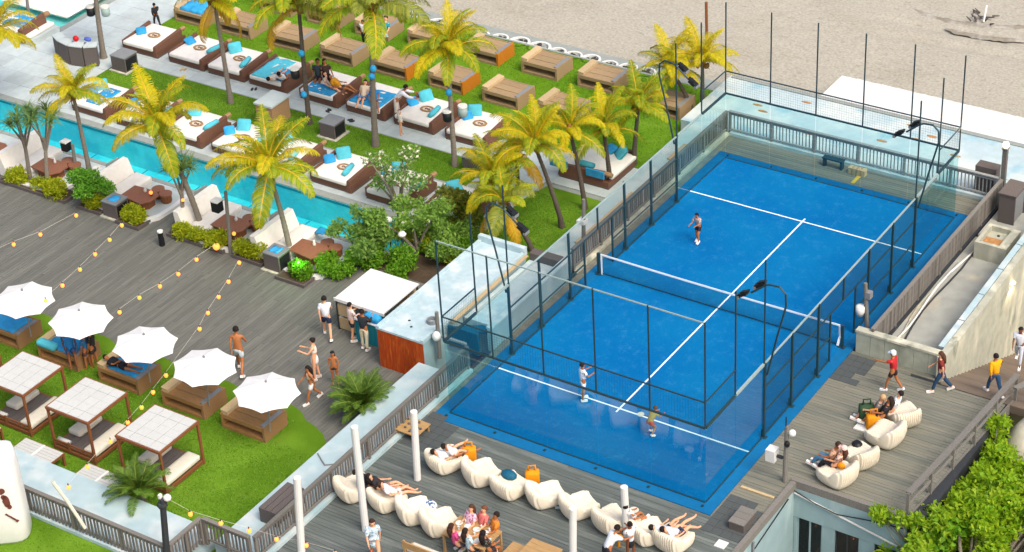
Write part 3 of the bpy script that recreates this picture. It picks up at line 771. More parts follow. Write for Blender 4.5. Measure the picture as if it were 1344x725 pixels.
b = MB(); b.beam((0, 0, 1.0), (.3, 3.5, 1.03), .2, .06).beam((.3, 3.5, 1.03), (.55, 7.6, 1.0), .2, .06); b.build('top_rail', m_rail, t)
b = MB(); b.beam((0, 0, .5), (.55, 7.6, .5), .05, .1); b.build('rail', m_rail, t)
for k in range(6): MB().box(-.05, -.05, -.3, .05, .05, 1.0).build('post', m_rail, t, (.55 * k / 5, 7.6 * k / 5, 0))
t = thing('stair_handrail', 'grey handrail going down beside the stairway at the right edge', 'railing', (16.7, 9.2, 0))
b = MB(); b.beam((0, 0, 1.05), (.35, .9, 1.0), .2, .07).beam((.35, .9, 1.0), (.5, 5, -.9), .2, .07); b.build('top_rail', m_rail, t)
for k in range(3): MB().box(-.05, -.05, -1.2, .05, .05, .95).build('post', m_rail, t, (.35 + .05 * k, .9 + 1.6 * k, -.75 * k))
b = MB(); b.ball((17.5, 9.0, -1.3), .9, 1.5, 1.4, 14, 10)
r = random.Random(5); b.v = [tuple(Vector(v) + Vector((1, 1, 1)) * .22 * mn.noise(Vector(v) * 1.3)) for v in b.v]
o = b.build('boulder', m_rock, smooth=True); tag(o, 'large pale rock outside the handrail above the leafy tree', 'rock')
t = thing('low_bench', 'low dark green bench against the pale railing behind the court', 'bench', (4.2, 21.35, 0))
MB().box(-.45, -.14, .36, .45, .14, .42).build('seat', m_steel, t)
for x in (-.38, .38): MB().box(x - .04, -.12, 0, x + .04, .12, .36).build('leg', m_steel, t)
t = thing('ball_crate', 'small beige slatted crate beside the dark green bench behind the court', 'crate', (5.3, 21.3, 0))
for i in range(4): MB().box(-.38 + i * .19, -.13, .0, -.22 + i * .19, .13, .28).build('slat', m_woodL, t)
tag(MB().box(5.35, 20.55, .004, 5.5, 21.15, .02).build('yellow_strip', mat('yellow paint', '#c9a832', .7, .1)), 'yellow strip on the boards behind the far glass wall', 'strip')
# odd pieces on the deck
def patch(poly, label):
    o = MB().prism(poly, .004, .012).build('rubber_mat', m_dark); tag(o, label, 'mat')
m_dark2 = mat('wet dark board', '#4b5050', .7, .15, 4, .2, stretch=(.6, 8, 8))
def mat_tiles(cells, x0, y0, s, label):
    t = thing('dark_mat', label, 'mat', (x0, y0, 0))
    me = MB().box(.006, .006, .004, s - .006, s - .006, .018).mesh('tile', m_dark2)
    for i, j in cells: put('tile', me, t, (i * s, j * s, 0))
mat_tiles([(i, j) for i in range(4) for j in range(6) if not (i > 1 and j > 4)], -.55, -2.2, .33, 'dark tiled mat at the near left corner of the blue court')
mat_tiles([(i, j) for i in range(3) for j in range(5) if not (i == 2 and j == 1)], 10.44, 8.1, .34, 'dark tiled mat at the foot of the low mossy wall')
mat_tiles([(i, j) for i in range(4) for j in range(6) if i + j < 8], 10.5, -1.25, .34, 'dark tiled mat at the near right corner of the blue court')
o = MB().box(10.62, 1.22, .004, 11.8, 1.32, .05).build('threshold_strip', m_woodL); tag(o, 'pale timber threshold strip across the right deck', 'strip')
t = thing('step_box', 'grey boarded step box by the deck edge below the court corner', 'box', (11.5, -.3, 0))
for i in range(3): MB().box(-.25, -.5 + i * .3, .3, .3, -.21 + i * .3, .34).build('board', m_rail, t)
MB().box(-.24, -.48, 0, .29, .38, .3).build('box_side', m_wickD, t)
tag(MB().box(11.25, -1.75, .004, 11.6, -1.4, .03).build('paper_sheet', m_white), 'white sheet lying on the deck near the step box', 'sheet')

# ------------------------------------------------------------------ furniture
# wooden box daybeds: near corner (max X, min Y) is the origin
def box_daybed(name, label, group, mw, mend, seed, open_top=False):
    r = random.Random(seed)
    t = thing(name, label, 'daybed', (0, 0, 0), 0, group)
    L_, D, Hh = 1.9, 1.35, .62
    MB().box(-.10, 0, 0, 0, D, Hh).build('end_panel', mend, t)
    MB().box(-L_, 0, 0, -L_ + .10, D, Hh).build('end_panel', mw, t)
    MB().box(-L_ + .10, D - .06, 0, -.10, D - .002, Hh - .02).build('back_panel', mw, t)
    for i in range(3):
        MB().box(-L_ + .102, .02 + i * .435, Hh - .10, -.102, .02 + (i + 1) * .435 - .02, Hh - .04 + r.uniform(-.008, .008)).build('top_plank', mw, t)
    b = MB().box(-L_ + .08, .03, Hh - .03, -L_ + .30, D - .03, Hh + .10); b.v[4] = (-L_ + .0, .03, Hh + .14); b.v[7] = (-L_ + .0, D - .03, Hh + .14)
    b.build('headrest_board', m_woodL, t)
    b = MB().box(-.22, .10, Hh - .03, -.04, D - .12, Hh + .01); b.build('side_tray', m_grey, t)
    for i in range(3):
        MB().box(-L_ + .102 + i * .567, .01, .08, -L_ + .102 + (i + 1) * .567 - .015, D - .07, .12).build('shelf_plank', mw, t)
    MB().box(-L_ + .10, 0.002, 0, -.10, .05, .11).build('front_lip', mw, t)
    MB().box(-L_ + .10, .002, Hh - .19, -.10, .05, Hh - .03).build('front_beam', mw, t)
    MB().box(-L_ + .10, .75, .12, -.10, .80, Hh - .1).build('inner_panel', m_wickD, t)
    return t
gB = 'wooden box daybeds on the far lawn'
bx = box_daybed('box_daybed', '', gB, m_wood, m_wood, 1)
bxO = box_daybed('box_daybed', '', gB, m_wood, m_woodO, 2)
front = [(-28.27, 0), (-25.5, 0), (-22.4, 0), (-19.45, 0), (-16.45, 1), (-13.42, 1), (-10.46, 0), (-7.6, 0)]
used = {}
jr = random.Random(44)
def place_box(x, y, orange, label, rz=0):
    rz += R_(jr.uniform(-1.8, 1.8))
    src = bxO if orange else bx
    if not used.get(orange): used[orange] = 1; src.location = (x, y, ZL + .03); src['label'] = label; src.rotation_euler = (0, 0, rz); return src
    return copy_tree(src, (x, y, ZL + .03), rz, label)
descF = ['wooden box daybed heaped with blue towels behind the tall palm trunk', 'empty wooden box daybed nearest the paved path corner, beside the towel covered one', 'empty wooden box daybed under drooping palm fronds, third of the front lawn row',
         'bare wooden box daybed between two grey palm trunks on the lawn', 'box daybed with bright orange side right of the palm with blue lamps', 'orange sided box daybed behind the yellow palm trunk',
         'bare box daybed with pale end at the right of the orange sided one', 'box daybed half hidden by the yellow palm crowns']
for i, (x, o) in enumerate(front): place_box(x, 20.45 + .04 * (i % 3), o, descF[i])
back = [(-25.3, 23.3, 0), (-22.41, 23.3, 0), (-19.55, 23.35, 0), (-16.7, 23.6, 0), (-13.55, 23.58, 1), (-10.42, 23.6, 0), (-7.46, 23.65, 0), (-3.8, 22.95, 0)]
descB = ['box daybed of the rear lawn row mostly behind hanging palm fronds', 'rear row box daybed with folded pale towel beside a palm trunk', 'rear row box daybed with a guest in teal sitting on it', 'rear row box daybed with pale headboard behind the yellow palm crown',
         'rear row box daybed with orange end next to the white rings', 'lone bare box daybed in the middle of the rear lawn row', 'rear row box daybed touching the yellow palm fronds', 'wooden daybed under the palms at the court corner']
for i, (x, y, o) in enumerate(back): place_box(x, y, o, descB[i])

def cloth(x0, y0, x1, y1, z, m, seed, amp=.05, n=10):
    mb = MB(); vs = []
    for j in range(n + 1):
        for i in range(n + 1):
            x = x0 + (x1 - x0) * i / n; y = y0 + (y1 - y0) * j / n
            vs.append((x, y, z + amp * (.6 + mn.noise(Vector((x * 4, y * 4, seed)))) + .4 * amp * mn.noise(Vector((x * 11, y * 11, seed)))))
    k = (n + 1) ** 2
    vs += [(v[0], v[1], z - .01) for v in vs]
    fs = [(j * (n + 1) + i, j * (n + 1) + i + 1, (j + 1) * (n + 1) + i + 1, (j + 1) * (n + 1) + i) for j in range(n) for i in range(n)]
    rim = [i for i in range(n + 1)] + [(j + 1) * (n + 1) - 1 for j in range(1, n + 1)] + [n * (n + 1) + i for i in range(n - 1, -1, -1)] + [j * (n + 1) for j in range(n - 1, 0, -1)]
    fs += [(rim[(q + 1) % len(rim)], rim[q], rim[q] + k, rim[(q + 1) % len(rim)] + k) for q in range(len(rim))]
    return mb.add(vs, fs)
def towel(x0, y0, x1, y1, z, label, seed, m=None, amp=.06):
    return tag(cloth(x0, y0, x1, y1, z, m or m_towel, seed, amp).build('towel', m or m_towel, smooth=True), label, 'towel')
towel(-29.9, 20.6, -28.6, 21.6, ZL + .62, 'blue towels heaped on the box daybed by the tall palm', 3, None, .22)

# the five beds with parasols on the near lawn
gU = 'wooden daybeds under the white parasols'
gP = 'white parasols along the near lawn'
def parasol():
    t = thing('parasol', '', 'parasol', (0, 0, 0), 0, gP)
    R, n, zr, za = 1.17, 8, 1.62, 2.06
    tilt = 0
    for k in range(n):
        a0, a1 = 2 * math.pi * k / n + .2, 2 * math.pi * (k + 1) / n + .2
        m = 5; vs = []
        for i in range(m + 1):
            s = i / m
            for j in range(5):
                u = j / 4
                a = a0 + (a1 - a0) * u
                rr = R * s * math.cos(math.pi / n) / math.cos((u - .5) * 2 * math.pi / n)
                rr *= 1 - .05 * math.sin(math.pi * u) * s
                z = za - (za - zr) * (s ** 1.25) - .03 * math.sin(math.pi * u) * math.sin(math.pi * s)
                vs.append((rr * math.cos(a), rr * math.sin(a), z))
        fs = [(i * 5 + j, i * 5 + j + 1, (i + 1) * 5 + j + 1, (i + 1) * 5 + j) for i in range(m) for j in range(4)]
        b = MB().add(vs, fs)
        b.add([(v[0], v[1], v[2] - .012) for v in vs], [f[::-1] for f in fs])
        put('canopy_panel', b.mesh('canopy_panel', m_canvas), t)
        am = a0
        b = MB(); b.beam((0, 0, za - .04), (R * .98 * math.cos(am), R * .98 * math.sin(am), zr - .025), .02, .03); b.build('rib', m_woodR, t)
    MB().tube([(0, 0, -.05), (0, 0, za + .03)], .025, 8).build('pole', m_grey, t)
    MB().lathe([(.05, za - .01), (.045, za + .03), (.02, za + .07)], 8).build('finial', m_grey, t)
    return t
um = parasol()
dU = ['white parasol cut by the left picture edge', 'white parasol over the bed where two guests stand', 'middle white parasol over the bed with a guest lying in black', 'white parasol beside the shirtless man, over an empty bed', 'white parasol nearest the pale ledge, over an empty bed']
dB = ['parasol daybed with rumpled blue cover at the left picture edge', 'parasol daybed with turquoise cushions and two guests', 'parasol daybed with bright blue cover and black clothed guest', 'empty tan daybed under the fourth parasol', 'empty tan daybed nearest the pale ledge and lawn corner']
m_tanwood = mat('tan daybed board', '#9b7346', .75, .16, 5, .25, island=.06, objvar=.08, stretch=(1, 5, 5))
m_tanwood2 = mat('brown daybed board', '#8c6a47', .75, .16, 5, .25, objvar=.08, stretch=(1, 5, 5))
nb = box_daybed('parasol_daybed', dB[0], gU, m_tanwood, m_tanwood2, 5)
nb.scale = (1.02, .93, 1.0)
pz = ZL + .60
for i, x in enumerate(xs):
    loc = (x + .05, -3.85, ZL + .03)
    if i == 0: nb.location = loc
    else: copy_tree(nb, loc, 0, dB[i])
    q_ = at(*((30, 390), (104, 417), (188, 449), (266, 479), (347, 512))[i], pz + 1.70); pl_ = (q_.x, q_.y, pz)
    lean = (R_(2), R_(2), .3 + .2 * i)
    u = um if i == 0 else copy_tree(um, pl_, 0, dU[i])
    u.location = pl_; u['label'] = dU[i]; u.rotation_euler = lean
towel(-18.55, -3.75, -17.15, -2.75, ZL + .63, 'rumpled blue cover on the leftmost parasol daybed', 4)
towel(-12.5, -3.7, -11.15, -2.75, ZL + .63, 'bright blue cover on the third parasol daybed', 5)
towel(-15.55, -3.75, -14.2, -2.85, ZL + .63, 'blue cover on the daybed of the two guests', 6)
tag(MB().cushion(-15.8, -3.95, ZL + .62, -14.9, -3.6, ZL + .86, .1).build('bolster', m_tealp, smooth=True), 'turquoise bolster on the front edge of the occupied parasol daybed', 'cushion')

# white double daybeds
gW1, gW2 = 'white daybeds along the pool edge', 'white daybeds along the lawn walk'
def white_daybed(group, wd=2.1, dp=2.15, pillows=True, low=False):
    t = thing('white_daybed', '', 'daybed', (0, 0, 0), 0, group)
    MB().box(-wd, .06, .05, -.0, dp - .06, .30).build('wicker_base', m_wick, t)
    MB().box(-wd - .02, .04, .0, .02, dp - .04, .06).build('plinth', m_wickD, t)
    MB().cushion(-wd + .04, -.02, .30, -.24, dp - .02, .50, .07).build('mattress', m_cush, t, smooth=True)
    b = MB().box(-.22, -.02, .06, .0, dp - .25, .56); b.v[4] = (-.22, .05, .54); b.v[5] = (-.06, .05, .54)
    b.v[6] = (-.02, dp - .25, .70); b.v[7] = (-.20, dp - .25, .70)
    b.build('wicker_backrest', m_wick, t)
    MB().tube([(-.12, dp - .25, .64), (-.12, dp + .05, .62)], .10, 8).build('backrest_scroll', m_wickL, t)
    b = MB().box(-wd - .10, .1, .06, -wd + .03, dp - .1, .46); b.v[6] = (-wd + .03, dp - .1, .62); b.v[7] = (-wd - .10, dp - .1, .62)
    b.build('wicker_arm', m_wick, t)
    if pillows:
        b = MB(); b.cushion(-.31, -.31, -.09, .31, .31, .07, .09, 0, .05); p = b.build('pillow', m_tealp, t, (-wd + .38, dp - .50, .66), .5, smooth=True); p.rotation_euler = (R_(52), 0, .75)
        b = MB(); b.cushion(-.24, -.24, -.08, .24, .24, .06, .08, 0, .05); p = b.build('pillow', m_towel, t, (-wd + .26, dp - 1.0, .60), .9, smooth=True); p.rotation_euler = (R_(35), 0, 1.1)
        MB().tube([(-.42, .55, .60), (-.40, .8, .62), (-.36, 1.3, .68)], [.10, .14, .11], 8).build('bolster', m_tealp, t, smooth=True)
    return t
def tray():
    t = thing('tray', '', 'tray', (0, 0, 0), 0, 'wicker trays on the white daybeds')
    MB().ring(.21, .29, 0, .06, 8, (0, 0, 0), 0, 1.15, .85).build('tray_rim', m_wickL, t)
    MB().ring(.02, .205, .005, .02, 8, (0, 0, 0), 0, 1.15, .85).build('tray_base', m_cushC, t)
    b = MB(); b.ring(.03, .07, .02, .035, 8, (.08, 0, 0)).ring(.03, .07, .02, .035, 8, (-.06, .02, 0)); b.build('tray_handle', m_wick, t)
    return t
w2 = white_daybed(gW2); w1 = white_daybed(gW1); ty = tray()
w2o = white_daybed(gW2, pillows=False)
firsts = {}
def place(src, loc, rz, label):
    if src.name not in firsts:
        firsts[src.name] = 1; src.location = loc; src.rotation_euler = (0, 0, rz); src['label'] = label; return src
    return copy_tree(src, loc, rz, label)
row2 = [-28.23, -25.42, -23.04, -20.63, -17.72, -15.14, -12.54, -9.77]
d2 = ['white daybed nearest the man in black, first of the lawn walk', 'white daybed left of the palm trunk on the lawn walk', 'white daybed right behind the leaning palm trunk', 'white daybed covered in blue towels with a couple lying down',
      'white daybed full of guests beside the palm with a speaker', 'white daybed where the waiter in white stands', 'empty white daybed right of the waiter', 'empty white daybed behind the palm with two speakers']
for i, x in enumerate(row2):
    occ = i in (3, 4, 5)
    place(w2o if occ else w2, (x, 16.95, ZL), 0, d2[i])
    if not occ: place(ty, (x - 1.0, 17.98, ZL + .525), .1, 'wicker tray lying on the ' + ['daybed nearest the man in black', 'daybed left of the palm trunk', 'daybed behind the leaning palm trunk', '', '', '', 'empty daybed right of the waiter', 'daybed behind the palm with two speakers'][i])
row1 = [-26.18, -23.51, -20.75, -18.08, -15.51, -12.71, -9.84, -6.94]
d1 = ['pool edge daybed with blue towel behind the small yellow palm', 'pool edge daybed hidden behind the big yellow palm crown', 'pool edge daybed with tall brown backrest right of the big yellow palm', 'pool edge daybed seen between two yellow palms',
      'pool edge daybed above the third palm crown with turquoise bolster', 'pool edge daybed left of the blossoming tree', 'pool edge daybed behind the blossoming tree', 'last pool edge daybed above the green bushes']
for i, x in enumerate(row1):
    place(w1, (x, 11.25, ZL), 0, d1[i])
    if i: place(ty, (x - 1.0, 12.2, ZL + .525), .1, 'wicker tray on the ' + d1[i].replace('pool edge daybed', 'pool bed', 1).replace('tall brown backrest ', 'backrest '))
towel(-27.6, 11.5, -26.8, 13.0, ZL + .50, 'blue towel spread on the pool edge daybed behind the small palm', 8)
vr = random.Random(31)
for o in [o for o in COL.objects if o.name.startswith('white_daybed')]:
    for c in list(o.children):
        if c.name.startswith(('pillow', 'bolster')):
            if vr.random() < .22: bpy.data.objects.remove(c); continue
            c.location.x += vr.uniform(-.10, .14); c.location.y += vr.uniform(-.15, .12)
            c.rotation_euler.z += vr.uniform(-.35, .35); c.rotation_euler.x += vr.uniform(-.25, .2) if c.name.startswith('pillow') else 0
    o.rotation_euler.z += R_(vr.uniform(-1.2, 1.2))
wE = white_daybed(gW2); wE['label'] = 'white daybed turned sideways against the court ledge under the palms'; wE.location = (-5.95, 16.55, ZL); wE.rotation_euler = (0, 0, R_(-90)); wE.scale = (1.1, 1.15, 1)
for i, x in enumerate((-.9, .85)):
    tag(MB().box(-4.95 + x - .42, 16.42, ZL + .50, -4.95 + x + .42, 16.5, ZL + .82).build('seat_pad', m_towel), ['left blue pad hanging on the brown backrest of the sideways daybed', 'right blue pad hanging on the brown backrest of the sideways daybed'][i], 'pad')
# towels on the occupied beds
towel(-22.6, 17.0, -21.5, 18.9, ZL + .50, 'turquoise towel covering the left half of the couple daybed', 11, m_tealp)
towel(-21.7, 17.1, -20.95, 18.2, ZL + .50, 'blue towel beside the couple on the walk daybed', 12)
towel(-19.6, 17.0, -18.1, 17.75, ZL + .50, 'blue towel on the front of the crowded daybed', 13)
towel(-17.1, 17.05, -15.5, 18.5, ZL + .50, 'blue towel under the guests left of the waiter', 14)
towel(-36.9, 15.7, -35.2, 16.85, ZL + .46, 'big blue towel on the corner lounger at the far left', 15)

# platform lounger, floating pads and bar at the far left
t = thing('corner_lounger', 'white lounger with brown scroll arms at the far left pool corner', 'lounger', (-36.4, 16.2, ZL))
MB().box(-2.4, -1.0, 0, 1.9, .85, .28).build('base', m_pave, t); MB().cushion(-2.3, -.95, .28, 1.7, .8, .46, .06).build('mattress', m_cush, t, smooth=True)
b = MB(); b.box(1.15, -1.1, .1, 1.45, .55, .75); b.v[6] = (1.4, .55, .95); b.v[7] = (1.2, .55, .95); b.build('arm', m_wick, t); MB().tube([(1.3, .5, .85), (1.3, .85, .8)], .13, 8).build('arm_scroll', m_wickL, t)
b = MB(); b.box(-1.5, -.9, .3, -1.25, .5, .75); b.build('arm', m_wick, t)
for i, (xa, ya, xb, yb) in enumerate(((-39.6, 18.2, -35.1, 21.6), (-44.5, 19.4, -40.3, 22.5))):
    b = MB(); b.cushion(xa, ya, ZL - .06, xb, yb, ZL + .16, .12)
    o = b.build('floating_pad', m_cush, smooth=True); tag(o, ['large white padded platform in the pale far left pool', 'white pad platform cut by the top left picture corner'][i], 'platform')
place(ty, (-37.2, 20.3, ZL + .19), .2, 'round wicker tray on the large white pool platform')
t = thing('bar_counter', 'curved brown bar counter around the speaker palm', 'counter', (-31.2, 15.0, ZL))
b = MB()
pts = [(-1.6, .2), (-1.0, -.1), (-.3, -.25), (.4, -.1), (.9, .25)]
for p, q in zip(pts, pts[1:]): b.beam((*p, .5), (*q, .5), .35, 1.0)
b.build('counter_front', m_wickD, t)
b = MB()
for p, q in zip(pts, pts[1:]): b.beam((p[0], p[1] + .05, 1.02), (q[0], q[1] + .05, 1.02), .5, .05)
b.build('counter_top', m_pave, t)
tag(MB().ball((-31.4, 15.1, ZL + 1.17), .16, .13, .14).build('red_bowl', m_redl if False else mat('red plastic', '#b5131c', .5), smooth=True), 'red round item on the brown bar counter', 'bowl')
tag(MB().ball((-30.9, 15.35, ZL + 1.14), .22, .13, .1).build('blue_item', mat('periwinkle cloth', '#4b62b5', .7), smooth=True), 'periwinkle blue bundle on the brown bar counter', 'bundle')
def speaker_cube(x, y, label, s=.8, h=.7, top=None):
    t = thing('outdoor_speaker', label, 'speaker', (x, y, ZL + .02))
    MB().box(-s / 2 - .12, -s / 2 - .12, 0, s / 2 + .12, s / 2 + .12, .06).build('plinth', m_wallc2, t)
    MB().box(-s / 2, -s / 2, .06, s / 2, s / 2, h).build('speaker_body', m_wickD, t)
    MB().box(-s / 2 - .02, -s / 2 - .02, h, s / 2 + .02, s / 2 + .02, h + .05).build('speaker_top', m_grey, t)
    MB().box(s / 2 + .002, -s / 2 + .08, .14, s / 2 + .03, s / 2 - .1, h - .08).build('grille', m_black, t)
    if top: tag(cloth(x - .2, y - .2, x + .2, y + .2, ZL + h + .075, m_towel, x, .06, 5).build('folded_towel', m_towel, smooth=True), top, 'towel')
speaker_cube(-16.43, 14.95, 'dark boxed speaker on its slab in the middle of the narrow lawn')
speaker_cube(-9.2, 15.35, 'dark boxed speaker at the right end of the narrow lawn', .85, .7, 'small blue towel on the speaker at the end of the narrow lawn')
speaker_cube(-28.9, 15.5, 'dark boxed speaker at the left end of the narrow lawn', .85, .75)
speaker_cube(-20.3, 5.35, 'dark box with blue towel between planters near the first pods', .75, .7, 'blue towel on the dark planter box nearest the feathery shrub')
speaker_cube(-11.86, 5.35, 'dark box with blue towel left of the green lit palm', .75, .75, 'blue towel on the dark planter box by the green lamp')
t = thing('towel_cabinet', 'tall wooden towel cabinet with white top on the narrow lawn', 'cabinet', (-19.5, 14.75, ZL))
for i in range(5): MB().box(-.45 + i * .18, -.62, .02, -.275 + i * .18, -.58, 1.05).build('board', m_wickL, t)
MB().box(-.44, -.575, .02, .43, .6, 1.05).build('cabinet_body', m_wickL, t); MB().box(-.5, -.68, 1.05, .5, .66, 1.13).build('cabinet_top', m_pave, t)

for i, (px_, py_, lb) in enumerate(((331, 118, 'dark sandals on the paving before the couple daybed'), (430, 147, 'dark sandals on the paving before the crowded daybed'), (462, 160, 'dark shoes on the paving left of the tallest palm'), (243, 92, 'pale sandals on the paving before the second walk daybed'))):
    p = at(px_, py_, ZL); t = thing('sandals', lb, 'sandals', (p.x, p.y, ZL + .006), .4 + i)
    for k in (0, 1): MB().lathe([(.06, 0), (.06, .04)], 8, (k * .16, .05 * k, 0), 0, 1, 2.2).build('sandal', m_dark if i < 3 else m_woodL, t)
# seating pods between planters and pool
gS = 'white seating pods beside the pool'
def pod():
    t = thing('seating_pod', '', 'sofa', (0, 0, 0), 0, gS)
    b = MB()
    pts = [(1.15, 1.3), (1.2, .3), (1.15, -.5), (.85, -.95), (.2, -1.1), (-.6, -1.1), (-1.3, -1.0)]
    outer = [(x * 1.16 + .02, y * 1.16 - .02) for x, y in pts]
    for i in range(len(pts) - 1):
        b.prism([pts[i], outer[i], outer[i + 1], pts[i + 1]][::-1], 0, .16)
    b.build('curved_kerb', m_white, t)
    MB().box(-2.1, -1.0, .0, 1.2, 1.5, .03).build('pod_floor', m_pave, t)
    MB().cushion(-1.65, -1.0, .16, -.75, 1.45, .44, .07).build('seat', m_cush, t, smooth=True)
    MB().box(-1.6, -.95, .03, -.8, 1.4, .16).build('seat_base', m_white, t)
    b = MB().box(-2.15, -1.0, .03, -1.66, 1.45, .95); b.v[4] = (-2.25, -1.0, 1.0); b.v[7] = (-2.25, 1.45, 1.0); b.v[5] = (-2.0, -1.0, 1.0); b.v[6] = (-2.0, 1.45, 1.0)
    b.build('backrest', m_cush, t)
    b = MB().box(-2.75, .5, .0, -2.69, 1.6, .75); b.v[4] = (-2.75, .9, .8); b.v[5] = (-2.69, .9, .8); b.build('side_screen', m_coping, t)
    return t
pd_ = pod()
def pod_table():
    t = thing('pod_table', '', 'table', (0, 0, 0), 0, 'brown tables of the seating pods')
    poly = [(-.85, -.42), (.35, -.55), (.62, -.2), (.6, .35), (.3, .55), (-.85, .5)]
    for a, b_ in ((-.85, -.25), (-.24, .35)):
        pass
    MB().prism(poly, .40, .45).build('table_top', m_table, t)
    MB().prism([(x * .7, y * .7) for x, y in poly], 0, .40).build('table_base', m_woodR, t)
    return t
tb = pod_table()
def stool():
    t = thing('stool', '', 'stool', (0, 0, 0), 0, 'round brown stools of the seating pods')
    MB().lathe([(.2, 0), (.24, .1), (.24, .36)], 12).build('stool_body', m_woodR, t); MB().lathe([(.28, .36), (.28, .42)], 12).build('stool_seat', m_table, t)
    return t
st = stool()
pods = [-24.87, -19.8, -14.96, -11.0]
wh = ['leftmost seating pod behind the pandanus trees', 'seating pod behind the feathery shrub', 'seating pod right of the crossing palm trunks', 'seating pod beside the green lit palm']
place(pd_, (-28.9, 6.45, ZL), 0, 'white ' + 'sofa at the left picture edge beside the pool'); 
for i, x in enumerate(pods):
    place(pd_, (x, 6.45, ZL), 0, 'white ' + wh[i].replace('seating pod', 'sofa pod'))
    place(tb, (x, 6.45, ZL + .03), 0, 'brown angular table of the ' + wh[i])
    place(st, (x + .15, 7.25, ZL + .03), 0, 'left round stool at the ' + wh[i])
    place(st, (x + .68, 7.1, ZL + .03), 0, 'right round stool at the ' + wh[i])
    tag(MB().lathe([(.06, 0), (.07, .08), (.03, .2), (.035, .26)], 8, (x - .1, 6.75, ZL + .48)).build('carafe', m_white, smooth=True), 'white carafe on the table of the ' + wh[i], 'carafe')
place(tb, (-28.4, 6.45, ZL + .03), 0, 'brown angular table at the left picture edge')
tag(cloth(-11.7, 7.55, -11.3, 7.95, ZL + .47, m_towel, 31, .06, 5).build('towel', m_towel, smooth=True), 'small blue towel by the white sofa near the green lamp', 'towel')

# cabanas and low tables
gC = 'pergola cabanas on the near lawn'
def cabana():
    t = thing('cabana', '', 'cabana', (0, 0, 0), 0, gC)
    L_, D, Hc = 1.95, 2.0, 1.72
    for x in (-L_ + .04, -.04):
        for y in (.04, D - .04):
            MB().box(x - .04, y - .04, 0, x + .04, y + .04, Hc).build('post', m_woodR, t)
    for y in (-.02, D - .04): MB().box(-L_ - .02, y, Hc, .02, y + .06, Hc + .09).build('roof_beam', m_woodR, t)
    for x in (-L_ - .02, -.04): MB().box(x, .04, Hc + .002, x + .06, D - .04, Hc + .092).build('roof_beam', m_woodR, t)
    nx, ny = 4, 5
    for i in range(nx):
        for j in range(ny):
            xa = -L_ + .04 + (L_ - .08) * i / nx; xb = -L_ + .04 + (L_ - .08) * (i + 1) / nx
            ya = .04 + (D - .08) * j / ny; yb = .04 + (D - .08) * (j + 1) / ny
            MB().box(xa + .006, ya + .004, Hc + .06, xb - .012, yb - .004, Hc + .105 + .003 * ((i * 3 + j * 2) % 3)).build('roof_slat', m_slat, t)
    for y in (0.0, D - .08): MB().box(-L_ + .09, y, .06, -.09, y + .08, .18).build('base_beam', m_woodR, t)
    for x in (-L_ + .0, -.08): MB().box(x, .09, .061, x + .08, D - .09, .181).build('base_beam', m_woodR, t)
    for i in range(6): MB().box(-L_ + .1 + i * .29, .09, .18, -L_ + .37 + i * .29, D - .09, .215).build('floor_plank', m_wickD, t)
    MB().cushion(-.62, .12, .215, -.06, D - .12, .42, .06).build('seat_cushion', m_cushC, t, smooth=True)
    MB().cushion(-L_ + .06, .7, .215, -L_ + .62, D - .12, .42, .06).build('seat_cushion', m_cushC, t, smooth=True)
    for z in (.28, .40): MB().box(-L_ + .09, .01, z, -.09, .05, z + .05).build('end_slat', m_woodR, t)
    MB().box(-1.25, .0, .18, -1.17, .06, .5).build('brace', m_woodR, t)
    MB().tube([(-L_ + .12, .18, .36), (-1.3, .18, .36)], .09, 8).build('bolster', m_slat, t, smooth=True)
    return t
cb = cabana()
for x, y, lb in ((-15.75, -7.65, 'cabana cut by the left picture edge'), (-12.6, -7.62, 'slatted roof cabana second from the left with two cream cushions'), (-9.5, -7.7, 'middle slatted roof cabana left of the dark green cycad'), (-6.25, -7.75, 'slatted roof cabana partly behind the dark green cycad')):
    place(cb, (x, y, ZL + .03), 0, lb)
def low_table():
    t = thing('low_table', '', 'table', (0, 0, 0), 0, 'low slatted tables beside the cabanas')
    for i in range(5):
        MB().box(-1.78, .02 + i * .135, .50, -.02, .02 + i * .135 + .125, .54).build('slat', m_slat, t)
    MB().box(-.94, .02, .541, -.86, .69, .552).build('cross_strip', m_white, t)
    b = MB().box(-1.8, 0, .44, 0, .02, .53).box(-1.8, .70, .44, 0, .72, .53).box(-1.8, .02, .44, -1.78, .70, .53).box(-.02, .02, .44, 0, .70, .53); b.build('frame', m_woodR, t)
    for x in (-1.76, -.04):
        for y in (.04, .66): MB().box(x - .04, y - .04, 0, x + .04, y + .04, .46).build('leg', m_woodR, t)
    return t
lt = low_table()
for x, lb in ((-13.35, 'low slatted table at the left edge behind the white bag'), (-10.4, 'low slatted table in front of the middle cabana behind the pale ledge'), (-7.47, 'low slatted table beside the dark green cycad behind the pale ledge')):
    place(lt, (x, -8.9, ZL + .03), 0, lb)

